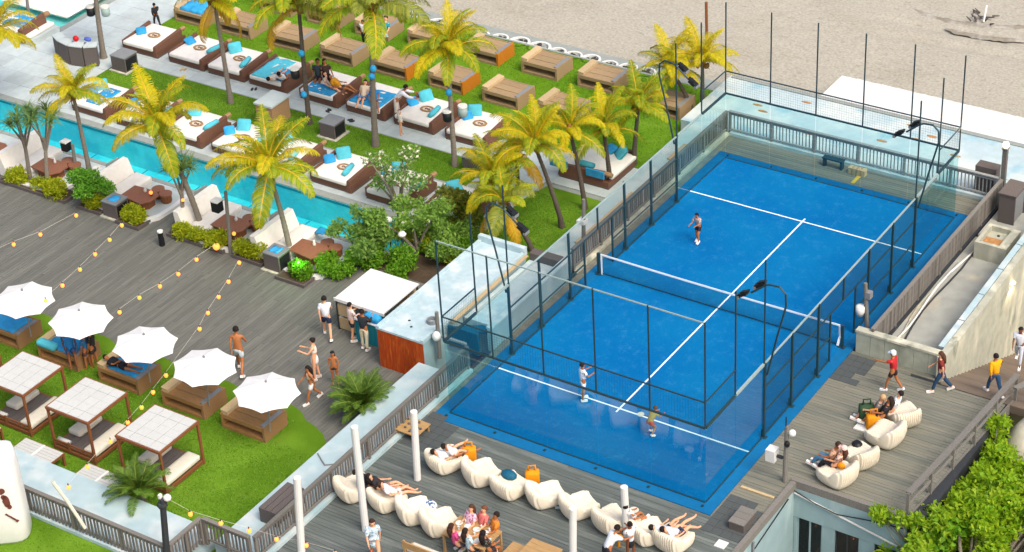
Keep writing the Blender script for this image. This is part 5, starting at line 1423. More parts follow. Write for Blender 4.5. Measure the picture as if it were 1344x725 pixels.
def cycad(base, label, n, L, seed, z=ZL, h=.6, m=None):
    r = random.Random(seed); a = base
    t = thing('cycad', label, 'cycad', a)
    MB().tube([(0, 0, -.1), (0, 0, h)], [.2, .16], 9).build('trunk', m_trunkD, t)
    for k in range(n):
        s = k / n; vi = 0 if s < .3 else 1 if s < .65 else 4 if s < .8 else 2
        f = put('frond', CY[vi], t, (0, 0, h)); q = L / 2.1 * r.uniform(.85, 1.1); f.scale = (q, q, q); f.rotation_euler = (r.uniform(-.2, .2), r.uniform(-.1, .1), k * 2.4)
CY = [frond_mesh('frond', 2.1, R_(e), R_(d), l_cyc, i + 27, 40, .42, .1, m_ribG) for i, (e, d) in enumerate(((80, 60), (58, 75), (35, 70), (10, 60), (65, 90)))]
c_ = at(188, 672, ZL); cycad(c_, 'dark green cycad in front of the last cabana behind the ledge', 34, 1.35, 1, h=.75)
c_ = at(478, 545, ZL); cycad(c_, 'bushy cycad on the dark deck below the rusty orange wall', 44, 1.5, 2, h=.3)

def leafmass(name, vol, n, size, m, seed, w=.5, shell=.0):
    r = random.Random(seed); mb = MB()
    tot = sum(v[3] * v[4] * v[5] for v in vol)
    for (cx, cy, cz, rx, ry, rz) in vol:
        for _ in range(int(n * rx * ry * rz / tot)):
            while True:
                x, y, z = r.uniform(-1, 1), r.uniform(-1, 1), r.uniform(-1, 1); q = x * x + y * y + z * z
                if shell < q <= 1: break
            p = Vector((cx + x * rx, cy + y * ry, cz + z * rz))
            f = .8 + .5 * mn.noise(p * 2.2 + Vector((seed, 0, 0)))
            if f < .62: continue
            d = Vector((r.gauss(0, 1), r.gauss(0, 1), r.gauss(.35, .8))).normalized(); s = d.cross(Vector((r.gauss(0, 1), r.gauss(0, 1), r.gauss(0, 1)))).normalized() * size * w
            L_ = size * r.uniform(.7, 1.3)
            mb.add([p, p + d * L_ * .5 + s * .5, p + d * L_, p + d * L_ * .5 - s * .5], [(0, 1, 2, 3)])
    return mb.mesh(name, m)
# planters with hedges
gH = 'planters with low hedges along the dark deck'
def planter(x0, y0, x1, y1, label, seed, m=l_hedge, hgt=.62, n=1500):
    t = thing('planter', label, 'planter', (x0, y0, ZL), 0, gH)
    MB().box(0, 0, 0, x1 - x0, y1 - y0, .10).build('soil_bed', m_soil, t)
    b = MB().box(-.06, -.06, 0, x1 - x0 + .06, 0, .14).box(-.06, y1 - y0, 0, x1 - x0 + .06, y1 - y0 + .06, .14).box(-.06, 0, 0, 0, y1 - y0, .14).box(x1 - x0, 0, 0, x1 - x0 + .06, y1 - y0, .14); b.build('edging', m_wickD, t)
    r = random.Random(seed); vol = []
    for k in range(int((x1 - x0) * 3)):
        vol.append((r.uniform(.2, x1 - x0 - .2), r.uniform(.15, max(.16, y1 - y0 - .15)), hgt * r.uniform(.35, .65), r.uniform(.28, .5), r.uniform(.26, .42), hgt * r.uniform(.4, .7)))
    me = leafmass('hedge', vol, n * 2, .13, m, seed); q = put('hedge', me, t); q['kind'] = 'stuff'
planter(-26.6, 5.0, -22.9, 5.75, 'hedge planter at the left below the pandanus trees', 1, n=2600)
planter(-22.1, 5.0, -20.9, 5.9, 'hedge planter under the feathery shrub', 2, n=1700)
planter(-19.85, 4.85, -18.7, 5.7, 'small hedge planter right of the dark towel box', 3, n=1700)
planter(-17.3, 5.1, -14.5, 5.85, 'hedge planter at the foot of the crossing palm trunks', 4, n=2600)
planter(-13.9, 5.1, -12.5, 5.8, 'hedge planter with yellow shrubs right of the timber post', 5, n=2000)
planter(-11.4, 4.7, -10.1, 5.6, 'green lit hedge planter with the lime palm', 6, l_hedge2, .6, 2000)
def shrub(name, px, py, z, label, vol, n, size, m, seed, trunk=True, cat='shrub', flowers=0):
    a = at(px, py, z); t = thing(name, label, cat, a)
    r = random.Random(seed)
    if trunk:
        b = MB()
        for v in vol[:7]: b.tube([(0, 0, -.05), (v[0] * .4, v[1] * .4, v[2] * .5), (v[0], v[1], v[2])], [.07, .05, .02], 6)
        b.build('trunk', m_trunk, t)
    q = put('crown', leafmass('crown', vol, n, size, m, seed), t)
    if flowers: put('blossom', leafmass('blossom', vol, flowers, .14, l_flower, seed + 5, .9), t)['kind'] = 'stuff'
def rvol(seed, n, sx, sy, z0, z1, r0, r1):
    r = random.Random(seed); o = []
    for k in range(n):
        q = r.uniform(r0, r1); o.append((r.uniform(-sx, sx), r.uniform(-sy, sy), r.uniform(z0, z1), q, q, q * .75))
    return o
shrub('feathery_shrub', 124, 272, ZL, 'light green feathery shrub before the second sofa pod', rvol(1, 9, .6, .5, .8, 1.5, .3, .5), 4500, .13, leafmat('light feathery leaf', '#7fb53c', .1, .4, '#4f8a24'), 1)
shrub('small_tree', 474, 338, ZL, 'feathery dark green tree between the pool end and the kiosk', rvol(2, 10, .95, .9, 1.0, 1.8, .3, .5), 3600, .17, l_tree, 2, cat='tree')
shrub('small_tree', 548, 330, ZL, 'large mixed green tree beside the pool end', rvol(3, 14, 1.2, 1.2, .7, 2.1, .3, .55), 4200, .17, l_dkg, 3, cat='tree', flowers=40)
shrub('blossom_tree', 525, 278, ZL, 'thin tree with white blossoms over the pool edge daybeds', rvol(4, 16, 1.1, 1.0, 1.0, 2.6, .3, .5), 2200, .15, l_tree, 4, cat='tree', flowers=260)
shrub('hedge_bush', 505, 352, ZL, 'bright green bush behind the kiosk roof', rvol(5, 12, 1.2, .6, .2, .7, .35, .5), 6000, .15, l_hedge2, 5, False)
shrub('hedge_bush', 585, 335, ZL, 'dense green bush along the blue building roof', rvol(6, 14, 1.1, 1.2, .2, .9, .35, .5), 4500, .16, l_dkg, 6, False, flowers=25)
shrub('hedge_bush', 440, 358, ZL, 'low lime bush beside the last sofa pod and kiosk', rvol(7, 8, .6, .4, .2, .5, .3, .4), 2600, .14, l_hedge2, 7, False)
shrub('ground_cover_bush', 560, 322, ZL, 'low yellow green bush under the large mixed tree', rvol(31, 14, 1.6, .5, .1, .4, .35, .5), 5000, .15, l_hedge, 31, False)
shrub('ground_cover_bush', 600, 318, ZL, 'low green bush between the olive bush and the building roof', rvol(32, 14, 1.0, 1.2, .2, .7, .35, .5), 5000, .15, l_hedge2, 32, False)
shrub('dry_bush', 612, 300, ZL, 'olive feathery bush behind the service building', rvol(8, 10, .8, .8, .5, 1.6, .35, .5), 3000, .2, l_olv, 8, True)
for i, (x, y) in enumerate(((513, 324), (531, 343), (524, 301))):
    p = at(x, y, ZL); t = thing('garden_lamp', ['small round white garden lamp in the bushes nearest the kiosk', 'white mushroom garden lamp behind the kiosk roof', 'upper white garden lamp among the bushes by the pool end'][i], 'lamp', p)
    MB().tube([(0, 0, 0), (0, 0, 1.2)], .03, 6).build('stem', m_dark, t); MB().lathe([(.02, 1.05), (.16, 1.2), (.17, 1.25), (.1, 1.34)], 10).build('shade', m_white, t, smooth=True)
# big leafy tree at the lower right
t = thing('leafy_tree', 'big bright green leafy tree filling the bottom right corner', 'tree', (18.4, 1.6, -3.6))
r = random.Random(12)
heads = []
for k in range(1500):
    u, v = r.uniform(-1, 1), r.uniform(0, 6.28)
    cz = 2.6 + r.uniform(-1.3, 1.3)
    rad = r.uniform(.3, 1.0) ** .5
    c = Vector((math.cos(v) * 3.6 * rad + .6, math.sin(v) * 5.4 * rad + .4, 0)); c.z = 3.7 - 1.3 * (rad ** 2) + r.uniform(-.35, .5) - (r.uniform(0, 2.2) if rad > .75 and c.y < 1 else 0) + .5 * mn.noise(Vector((c.x, c.y, 3)))
    heads.append(c)
mb = MB()
for c in heads:
    n_ = r.randint(16, 26); tint = 0
    for k in range(n_):
        a = r.uniform(0, 6.28); e = r.uniform(-.5, 1.2); d = Vector((math.cos(a) * math.cos(e), math.sin(a) * math.cos(e), math.sin(e)))
        s = Vector((-math.sin(a), math.cos(a), r.uniform(-.3, .3))) * .055; L_ = r.uniform(.18, .32); p0 = c + Vector((r.gauss(0, .10), r.gauss(0, .10), r.gauss(0, .08)))
        mb.add([p0, p0 + d * L_ * .55 + s, p0 + d * L_ + Vector((0, 0, -.04)), p0 + d * L_ * .55 - s], [(0, 1, 2, 3)])
mb.build('crown', l_big, t)
put('inner_crown', leafmass('inner_crown', [(c.x * .95, c.y * .95, c.z - .35, .5, .5, .3) for c in heads[::3]], 16000, .26, l_hedge2, 77), t)['kind'] = 'stuff'
b = MB(); b.tube([(0, 0, -.6), (.1, .1, 1.0), (.0, .2, 1.8)], [.28, .2, .16], 9); b.build('trunk', m_trunk, t)
b = MB()
for c in heads[::14]: b.tube([(.05, .15, 1.3), c * .5 + Vector((0, 0, .7)), c], [.10, .05, .015], 5)
b.build('limb', m_trunk, t, kind='stuff')
t = thing('leafy_shrub', 'tuft of leaves and twigs growing over the handrail above the big tree', 'shrub', (16.9, 6.6, -1.0))
vol = rvol(21, 14, .5, 1.6, .2, 1.3, .3, .5); put('crown', leafmass('crown', vol, 3500, .2, l_big, 21), t)
b = MB()
for v in vol: b.tube([(0, 0, -2.6), (v[0] * .5, v[1] * .5, 0), v[:3]], [.05, .04, .015], 5)
b.build('stem', m_trunk, t, kind='stuff')
t = thing('leafy_shrub', 'dense bright shrub filling the slope between the handrail and the big tree', 'shrub', (17.6, 5.6, -2.2))
vol = rvol(41, 26, .9, 2.4, .8, 2.2, .4, .6); put('crown', leafmass('crown', vol, 9000, .2, l_big, 41), t)
b = MB()
for v in vol[:8]: b.tube([(0, 0, -1.4), (v[0] * .5, v[1] * .5, v[2] * .4), v[:3]], [.06, .04, .015], 5)
b.build('stem', m_trunk, t, kind='stuff')
t = thing('leafy_branch', 'loose leafy branch reaching over the lower building corner', 'branch', (15.7, 2.1, -.6))
vol = rvol(22, 8, .7, .25, .2, .9, .2, .3); put('foliage', leafmass('foliage', vol, 900, .18, l_big, 22), t)
b = MB()
for v in vol: b.tube([(1.6, -.3, -.6), (v[0] * .6 + .4, v[1], 0), v[:3]], [.03, .02, .01], 5)
b.build('twig', m_trunk, t, kind='stuff')

# ------------------------------------------------------------------ people
SK = {'l': mat('light skin', '#d9a07c', .55, .05), 't': mat('tan skin', '#a5683f', .55, .06), 'd': mat('brown skin', '#7b4a2e', .55, .06)}
CL = {}
def cm(hexc, **k):
    if hexc not in CL: CL[hexc] = mat('cloth ' + hexc, hexc, .85, .10, 14, .15, **k)
    return CL[hexc]
m_eye = mat('eye', '#1a1412', .3, 0); m_lip = mat('lips', '#9c4a42', .5, 0)
def skinned(name, V, E, m, parent, root=0, sub=1):
    me = bpy.data.meshes.new(name)
    me.from_pydata([tuple(v[0]) for v in V], E, []); me.materials.append(m)
    o = bpy.data.objects.new(name, me); COL.objects.link(o); o.parent = parent
    md = o.modifiers.new('skin', 'SKIN'); md.use_smooth_shade = True
    if not me.skin_vertices: me.skin_vertices.new() if hasattr(me.skin_vertices, 'new') else None
    sv = me.skin_vertices[0].data
    for i, v in enumerate(V):
        rr = v[1]; sv[i].radius = (rr, rr) if not isinstance(rr, tuple) else rr
        sv[i].use_root = (i == root)
    if sub: s = o.modifiers.new('sub', 'SUBSURF'); s.levels = sub; s.render_levels = sub
    return o
POSE = {
 'stand': dict(t=0, th=(4, -4), sh=(0, -6), ar=(5, -4), el=(14, 12)),
 'walk': dict(t=-5, th=(26, -20), sh=(14, -42), ar=(-22, 24), el=(20, 30)),
 'hold': dict(t=0, th=(5, -5), sh=(0, -8), ar=(38, 30), el=(75, 80)),
 'point': dict(t=-3, th=(22, -16), sh=(10, -34), ar=(78, -8), el=(8, 15)),
 'play': dict(t=-14, th=(34, 10), sh=(-8, -22), ar=(48, 30), el=(50, 60)),
 'crouch': dict(t=-35, th=(62, 40), sh=(-30, -35), ar=(45, 40), el=(40, 50)),
 'bend': dict(t=-42, th=(8, -4), sh=(0, -8), ar=(62, 52), el=(20, 25)),
 'sit': dict(t=12, th=(84, 80), sh=(6, 2), ar=(30, 26), el=(50, 55)),
 'sitlow': dict(t=22, th=(98, 92), sh=(30, 24), ar=(34, 20), el=(45, 60)),
 'recline': dict(t=48, th=(105, 98), sh=(52, 66), ar=(52, 30), el=(40, 55)),
 'lie': dict(t=80, th=(92, 88), sh=(86, 84), ar=(70, 96), el=(20, 30)),
 'legsup': dict(t=62, th=(128, 118), sh=(95, 60), ar=(60, 40), el=(60, 60)),
}
PEOPLE = []
def person(label, loc, Hh, deg, pose, skin='t', top=None, bottom=None, hair='#1d1613', hairlen='short', shoes='#e6e2dc', seat=None, hat=None, extra=None, group=None, bare=False, fem=False):
    p = POSE[pose]; s = Hh / 1.75
    root = thing('person', label, 'person', (loc[0], loc[1], loc[2]), R_(deg), group)
    root.scale = (s, s, s)
    dirf = lambda a: Vector((math.sin(R_(a)), 0, -math.cos(R_(a))))
    T = lambda a: Vector((-math.sin(R_(a)), 0, math.cos(R_(a))))
    hipw = .095; thL, shL = .43, .42
    tv = T(p['t']); fv = Vector((tv.z, 0, -tv.x))
    pel = Vector((0, 0, 0)); low = 0
    legs = []
    for i, sd in enumerate((1, -1)):
        h = pel + Vector((0, sd * hipw, -.05)); k = h + dirf(p['th'][i]) * thL + Vector((0, sd * .02, 0)); an = k + dirf(p['sh'][i]) * shL
        fd = Vector((math.cos(R_(p['sh'][i]) * .6), 0, math.sin(R_(p['sh'][i]) * .6)))
        if seat is None: fd = Vector((1, 0, -.18 if p['sh'][i] >= -20 else -.55)).normalized()
        toe = an + fd * .15 + Vector((0, sd * .02, -.045)); legs.append((h, k, an, toe, fd)); low = min(low, an.z - .075, toe.z - .03)
    dz = -low if seat is None else seat / s + .12
    off = Vector((0, 0, dz))
    up1 = pel + tv * .24; chest = pel + tv * .42; neck = pel + tv * .56; hd = neck + tv * .05 + fv * .01
    ht = T(p['t'] * .55); hfv = Vector((ht.z, 0, -ht.x))
    headc = hd + ht * .12; topc = headc + ht * .11
    V = []; E = []
    def add(co, r, par=None):
        V.append((co + off, r)); i = len(V) - 1
        if par is not None: E.append((par, i))
        return i
    W = .93 if fem else 1.0
    ip = add(pel, .135); iw = add(up1, .115 * W, ip); ic = add(chest, .135 * W, iw); inn = add(neck, .055, ic); ih0 = add(hd + ht * .04 + hfv * .012, .062, inn); ih = add(headc, .092, ih0); it = add(topc, .055, ih)
    add(headc + hfv * .105 - ht * .01, .014, ih)
    for sd in (1, -1): add(headc + Vector((0, sd * .093, 0)), .016, ih)
    joints = {}
    for i, sd in enumerate((1, -1)):
        h, k, an, toe, fd = legs[i]
        a = add(h, .095, ip); b = add(h.lerp(k, .5), .082, a); c = add(k, .058, b); d = add(k.lerp(an, .35), .058, c); e = add(an, .038, d); add(toe, .032, e)
    arms = []
    for i, sd in enumerate((1, -1)):
        shp = chest + tv * .075 + Vector((0, sd * .185 * W, 0)); e = shp + (dirf(p['ar'][i]) + Vector((0, sd * .16, 0))).normalized() * .29
        w_ = e + (dirf(p['ar'][i] + p['el'][i]) + Vector((0, -sd * .10, 0))).normalized() * .25
        a = add(shp, .058, ic); b = add(e, .040, a); c = add(w_, .027, b)
        hdv = (w_ - e).normalized(); pm = w_ + hdv * .06; pi_ = add(pm, .030, c)
        sidev = hdv.cross(Vector((0, 1, 0))); sidev = sidev.normalized() if sidev.length > .1 else Vector((1, 0, 0))
        yv = sidev.cross(hdv).normalized()
        for q, ln in zip((-.027, -.009, .009, .027), (.070, .085, .080, .062)):
            f1 = add(pm + hdv * .035 + sidev * q, .010, pi_); f2 = add(pm + hdv * (.035 + ln * .55) + sidev * q * 1.15 + yv * .006, .009, f1); add(pm + hdv * (.03 + ln) + sidev * q * 1.1 + yv * .022, .007, f2)
        th1 = add(w_ + hdv * .03 - sidev * .034, .011, pi_); add(w_ + hdv * .075 - sidev * .052, .009, th1)
        arms.append((shp, e, w_))
    skinned('body', V, E, SK[skin], root, ip)
    # face
    b = MB()
    for sd in (1, -1): b.ball(headc + off + hfv * .088 + Vector((0, sd * .034, 0)) + ht * .012, .012, .014, .010, 6, 4)
    b.build('eyes', m_eye, root); MB().ball(headc + off + hfv * .088 - ht * .055, .010, .024, .008, 6, 4).build('mouth', m_lip, root)
    # hair / hat
    if hair:
        b = MB(); n, m_ = 12, 6; vs = []
        for i in range(m_ + 1):
            ph = math.pi * .56 * i / m_
            for k in range(n):
                a = 2 * math.pi * k / n; fr = math.cos(a); pp = ph * (1.0 if fr < .3 else .70)
                v = hfv * (math.sin(pp) * fr * .112 - .014) + Vector((0, math.sin(pp) * math.sin(a) * .108, 0)) + ht * (math.cos(pp) * .135 + .01)
                vs.append(headc + off + v)
        b.add(vs, [(i * n + k, i * n + (k + 1) % n, (i + 1) * n + (k + 1) % n, (i + 1) * n + k) for i in range(m_) for k in range(n)])
        if hairlen == 'long': b.tube([headc + off - hfv * .06, headc + off - hfv * .10 - ht * .1, neck + off - fv * .10 - tv * .05, neck + off - fv * .13 - tv * .22], [.09, .10, .095, .05], 8)
        if hairlen == 'bun': b.ball(headc + off - hfv * .09 + ht * .08, .06, .06, .06, 8, 6)
        b.build('hair', cm(hair), root, smooth=True)
    if hat:
        b = MB(); n = 12; c0 = headc + off + ht * .055
        vs = [c0 + hfv * (.118 * math.cos(2 * math.pi * k / n)) + Vector((0, .114 * math.sin(2 * math.pi * k / n), 0)) + ht * z for z in (0, .05) for k in range(n)] + [c0 + ht * .10 + hfv * (.07 * math.cos(2 * math.pi * k / n)) + Vector((0, .07 * math.sin(2 * math.pi * k / n), 0)) for k in range(n)]
        b.add(vs, [(i * n + k, i * n + (k + 1) % n, (i + 1) * n + (k + 1) % n, (i + 1) * n + k) for i in range(2) for k in range(n)] + [tuple(2 * n + k for k in range(n))])
        b.beam(c0 + hfv * .09, c0 + hfv * .2 - ht * .01, .15, .012); b.build('cap', cm(hat), root, smooth=True)
    # clothing
    def garm(name, chain, m, rootlast=0):
        V2 = []; E2 = []; idx = {}
        for key, co, r, par in chain:
            V2.append((co + off, r)); idx[key] = len(V2) - 1
            if par is not None: E2.append((idx[par], idx[key]))
        return skinned(name, V2, E2, m, root, rootlast)
    if top and not bare:
        kind, col = top
        ch = [('w', up1 - tv * (.30 if kind != 'crop' else .02), .168 * W, None), ('m', up1, .150 * W, 'w'), ('c', chest, .166 * W, 'm'), ('n', neck - tv * .035, .10, 'c')]
        if kind != 'tank' and kind != 'crop':
            for i, sd in enumerate((1, -1)):
                shp, e, w_ = arms[i]
                ch += [('s%d' % i, shp, .088, 'c'), ('e%d' % i, shp.lerp(e, .70 if kind == 'tee' else 1.0), .068, 's%d' % i)]
                if kind == 'long': ch += [('h%d' % i, e.lerp(w_, .9), .044, 'e%d' % i)]
        if kind == 'dress':
            mid = (legs[0][1] + legs[1][1]) / 2
            ch += [('p', pel - tv * .05, .17, 'w'), ('k', Vector((mid.x * .8, 0, 0)) + pel.lerp(Vector((mid.x, 0, mid.z)), .85), .21, 'p')]
        garm('top' if kind != 'dress' else 'dress', ch, col if not isinstance(col, str) else cm(col))
    if bottom:
        kind, col = bottom
        f = {'shorts': .62, 'swim': .30, 'pants': 1.0, 'skirt': .7}[kind]
        ch = [('p', pel + tv * .09, .135, None), ('q', pel - tv * .03, .150, 'p')]
        for i, sd in enumerate((1, -1)):
            h, k, an, toe, fd = legs[i]
            ch += [('h%d' % i, h, .112, 'q'), ('t%d' % i, h.lerp(k, min(f, 1.0) if f < 1 else .5), .104 if f < 1 else .098, 'h%d' % i)]
            if kind == 'pants': ch += [('k%d' % i, k, .076, 't%d' % i), ('a%d' % i, k.lerp(an, .93), .066, 'k%d' % i)]
        if kind == 'skirt':
            mid = (legs[0][0].lerp(legs[0][1], .7) + legs[1][0].lerp(legs[1][1], .7)) / 2
            ch = [('p', pel + tv * .10, .135, None), ('q', pel - tv * .02, .165, 'p'), ('k', mid, .19, 'q')]
        garm('shorts' if kind in ('shorts', 'swim') else kind if kind != 'pants' else 'trousers', ch, col if not isinstance(col, str) else cm(col))
    if shoes:
        for i in (0, 1):
            h, k, an, toe, fd = legs[i]
            b = MB(); b.beam(an + off - fd * .07 + Vector((0, 0, -.035)), toe + off + fd * .06, .095, .085); b.build('shoe', cm(shoes), root)
    return root
def px_person(label, feet, head, deg, pose, z=0, **k):
    a = at(*feet, z); top = over(a, *head); Hh = max(1.05, min(1.98, (top.z - z) * k.pop('grow', .96)))
    return person(label, (a.x, a.y, z), Hh, deg, pose, **k)
m_flor = mat('floral print', '#d9b7a4', .85, .05, 4, col2='#7a4640', lo=.5, hi=.56, scale2=14)
m_pinkf = mat('pink floral print', '#d8b3c4', .85, .05, 4, col2='#9a4a6c', lo=.52, hi=.58, scale2=16)
m_dark_f = mat('dark patterned cloth', '#3a3735', .85, .05, 4, col2='#a8a098', lo=.55, hi=.62, scale2=16)
m_bluedress = mat('pale blue patterned cloth', '#c3d3dc', .85, .05, 4, col2='#7d9db4', lo=.52, hi=.58, scale2=14)
Z = ZL
px_person('shirtless man in pale shorts walking across the dark deck', (317, 489), (312, 428), 118, 'walk', Z, skin='t', bottom=('shorts', '#a9b4b8'), grow=.95)
px_person('person in white tee and navy shorts walking near the kiosk', (431, 443), (426, 389), 128, 'walk', Z, skin='l', top=('tee', '#d5d9e0'), bottom=('shorts', '#1c2740'))
px_person('man in pale pink shirt leaning at the kiosk counter', (464, 447), (460, 398), 60, 'hold', Z, skin='l', top=('tee', '#dcc5bd'), bottom=('shorts', '#242938'))
px_person('person in dark jacket and cream trousers at the kiosk', (480, 459), (475, 407), 100, 'hold', Z, skin='t', top=('long', '#2a2f36'), bottom=('pants', '#cfc5a6'))
px_person('long haired woman in white shorts nearest the fifth parasol', (411, 527), (406, 479), -120, 'walk', Z, skin='t', top=('crop', '#bfa088'), bottom=('shorts', '#d4d6d6'), hairlen='long', fem=True)
px_person('woman in white skirt and bikini on the dark deck', (416, 498), (408, 445), -150, 'hold', Z, skin='l', top=('crop', '#d7cfc8'), bottom=('skirt', '#dcdcda'), hairlen='bun', fem=True, shoes='#d8cfc6')
px_person('brown haired bather in dark swimwear beside the cycad', (441, 505), (443, 461), -60, 'stand', Z, skin='t', bottom=('swim', '#3a2a26'), hairlen='long', fem=True, shoes=None)
px_person('player in grey tee and navy shorts beyond the net', (917, 318), (916, 276), -95, 'play', .016, skin='t', top=('tee', '#a59a98'), bottom=('shorts', '#1d2233'), grow=.9)
px_person('player in white outfit behind the near glass', (766, 525), (766, 477), 55, 'hold', .016, skin='t', top=('tee', '#dfe3ea'), bottom=('shorts', '#dfe3ea'))
px_person('crouching player in red shorts with a racket near the centre line', (853, 573), (849, 541), 75, 'crouch', .016, skin='t', top=('tee', '#9c8a4c'), bottom=('shorts', '#a5322c'), hair='#57402a', grow=1.2)
px_person('walker in white cap and red jersey pointing ahead', (1171, 513), (1172, 461), -175, 'point', 0, skin='t', top=('tee', '#b3262c'), bottom=('shorts', '#2b2024'), hat='#c9dbe6', hair='#c9c9c9', shoes='#e6e8ea')
px_person('woman in maroon top and blue jeans by the mossy wall', (1234, 514), (1235, 461), -160, 'walk', 0, skin='l', top=('tee', '#7a2f2a'), bottom=('pants', '#23405f'), hair='#4b3022', hairlen='long', fem=True)
px_person('person in yellow sweater and jeans near the handrail', (1304, 518), (1310, 465), 140, 'walk', 0, skin='t', top=('long', '#e0a010'), bottom=('pants', '#2a4a6c'))
px_person('person in white shirt coming up the stairs at the right edge', (1336, 478), (1340, 428), -80, 'walk', -.6, skin='d', top=('tee', '#d9dde4'), bottom=('pants', '#b9bec8'))
px_person('girl in pale blue dress walking on the bean bag deck', (494, 737), (494, 678), -50, 'walk', 0, skin='l', top=('dress', m_bluedress), hair='#33231b', hairlen='long', fem=True, shoes='#b8563a', grow=.95)
def sitp(label, px, py, z, deg, pose, seat, **k):
    a = at(px, py, z + seat); k.setdefault('Hh', 1.7); Hh = k.pop('Hh') * (.94 if pose in ('legsup', 'recline', 'lie') else 1)
    return person(label, (a.x, a.y, z), Hh, deg, pose, seat=seat, **k)
# bean bags of the near deck
sitp('guest with raised knees lying on the bean bag by the board table', 590, 601, 0, 60, 'legsup', .42, skin='l', top=('tee', '#dadde0'), bottom=('shorts', '#c9c4bc'), shoes=None)
sitp('second guest lying in white beside the orange bag', 600, 598, 0, 65, 'recline', .42, skin='t', top=('tee', '#d6d6d8'), bottom=('shorts', '#40464d'), shoes=None)
sitp('man in black sitting sideways behind the left white post', 487, 640, 0, 25, 'recline', .42, skin='t', top=('long', '#23262e'), bottom=('shorts', '#33363c'), shoes='#2d6c9c')
sitp('woman with black hair leaning back beside the man in black', 505, 642, 0, 40, 'recline', .42, skin='l', top=('tee', '#2c2c30'), bottom=('shorts', '#8d6f60'), hairlen='long', fem=True, shoes=None)
sitp('woman in white lying on the second front bean bag', 519, 650, 0, 50, 'recline', .42, skin='l', top=('tee', '#dcd8dc'), bottom=('shorts', '#cfc8cc'), hair='#3a2820', fem=True, shoes=None)
sitp('dark haired guest seated behind the right white post', 830, 686, 0, 70, 'sitlow', .42, skin='t', top=('tee', '#dcdcdc'), bottom=('shorts', '#b9b09e'))
sitp('guest in white lying with crossed legs on the last bean bag', 876, 700, 0, 60, 'legsup', .42, skin='l', top=('tee', '#d7d9de'), bottom=('shorts', '#23262e'), shoes=None)
sitp('second guest with raised legs on the last bean bag', 890, 702, 0, 62, 'legsup', .42, skin='l', top=('tee', '#cdd0d8'), bottom=('shorts', '#2b3550'), shoes=None)
px_person('waiter in white shirt bending by the bean bags', (797, 752), (800, 693), 70, 'bend', 0, skin='t', top=('tee', '#cdd5dc'), bottom=('pants', '#1f2126'))
px_person('waitress in white blouse and dark skirt handing out food', (828, 737), (830, 686), 160, 'hold', 0, skin='d', top=('tee', '#d0d6dc'), bottom=('skirt', '#1f2126'), hairlen='bun', fem=True)
# dining group
for lb, px, py, dg, sk, tp, bt, hr, hl in (('guest in bright pink top on the wooden bench', 600, 716, 60, 'l', ('tee', '#cf4f83'), ('shorts', '#4c4c55'), '#3a2418', 'long'),
    ('guest in pale blue shirt on the wooden bench', 618, 722, 65, 'l', ('tee', '#b5cfd8'), ('shorts', '#3c4048'), '#241a16', 'long'),
    ('guest in dark patterned dress on the wooden bench', 640, 724, 80, 't', ('tee', m_dark_f), ('shorts', '#2a2a30'), '#171214', 'long'),
    ('guest in lilac floral dress across the table', 617, 696, -100, 'l', ('tee', m_pinkf), ('shorts', '#b9a4c4'), '#4a2f22', 'long'),
    ('guest in coral top across the table', 633, 697, -110, 'l', ('tee', '#cf6f6a'), ('shorts', '#8a4a44'), '#6a3f28', 'short'),
    ('guest in orange shirt at the table end', 648, 704, -130, 't', ('tee', '#c97a2c'), ('shorts', '#55402c'), '#221812', 'short')):
    sitp(lb, px, py, 0, dg, 'sit', .46, skin=sk, top=tp, bottom=bt, hair=hr, hairlen=hl, fem=True)
b = MB(); r = random.Random(15)
for i in range(9):
    b.lathe([(.09, 0), (.12, .02), (.12, .03)], 10, (4.2 + (i % 5) * .33, -5.95 + (i // 5) * .45, .751))
    b.lathe([(.03, 0), (.035, .12)], 7, (4.35 + (i % 5) * .3, -5.75 + (i // 5) * .4, .751))
b.build('plates_and_glasses', m_white, kind='stuff')
# right deck bean bags
sitp('woman in floral top and pink cap on the right deck bean bag', 1098, 612, 0, 175, 'sitlow', .44, skin='l', top=('tee', m_flor), bottom=('pants', '#2b2a30'), hat='#e0b5ac', hair='#4a2c22', hairlen='long', fem=True)
sitp('guest in blue trousers half hidden behind the woman in pink cap', 1090, 606, 0, 178, 'sitlow', .44, skin='t', top=('tee', '#c79c80'), bottom=('pants', '#4f84a6'), hair='#35241c')
sitp('person in white tank top on the last right bean bag', 1171, 540, 0, 190, 'sitlow', .44, skin='l', top=('tee', '#e3e4e8'), bottom=('shorts', '#ddaab0'), hair='#1d1613')
sitp('dark clothed guest beside the person in white tank top', 1158, 548, 0, 190, 'sitlow', .44, skin='t', top=('tee', '#2b262a'), bottom=('shorts', '#332e34'), hair='#2a1d18', hairlen='long')
sitp('fair haired guest in grey left of the dark clothed guest', 1148, 545, 0, 188, 'sitlow', .30, skin='l', top=('tee', '#6e6a66'), bottom=('shorts', '#5a5550'), hair='#c09a6c')
# parasol beds
px_person('standing guest in dark clothes behind the second parasol bed', (126, 482), (122, 432), -160, 'stand', Z, skin='t', top=('tee', '#2c2a2a'), bottom=('shorts', '#2f2d2c'), shoes=None)
px_person('barefoot guest at the foot of the second parasol bed', (117, 484), (116, 436), -165, 'stand', Z, skin='t', top=('tee', '#2f6fa4'), bottom=('shorts', '#5a3c34'), shoes=None)
sitp('guest in blue sitting on the second parasol bed', 93, 462, Z, -40, 'sitlow', .66, skin='d', top=('tee', '#2a7fbf'), bottom=('shorts', '#2f5f94'), shoes=None)
sitp('guest in black lying on the third parasol bed', 160, 482, Z, 10, 'lie', .66, skin='t', top=('tee', '#202126'), bottom=('shorts', '#202126'), shoes=None)
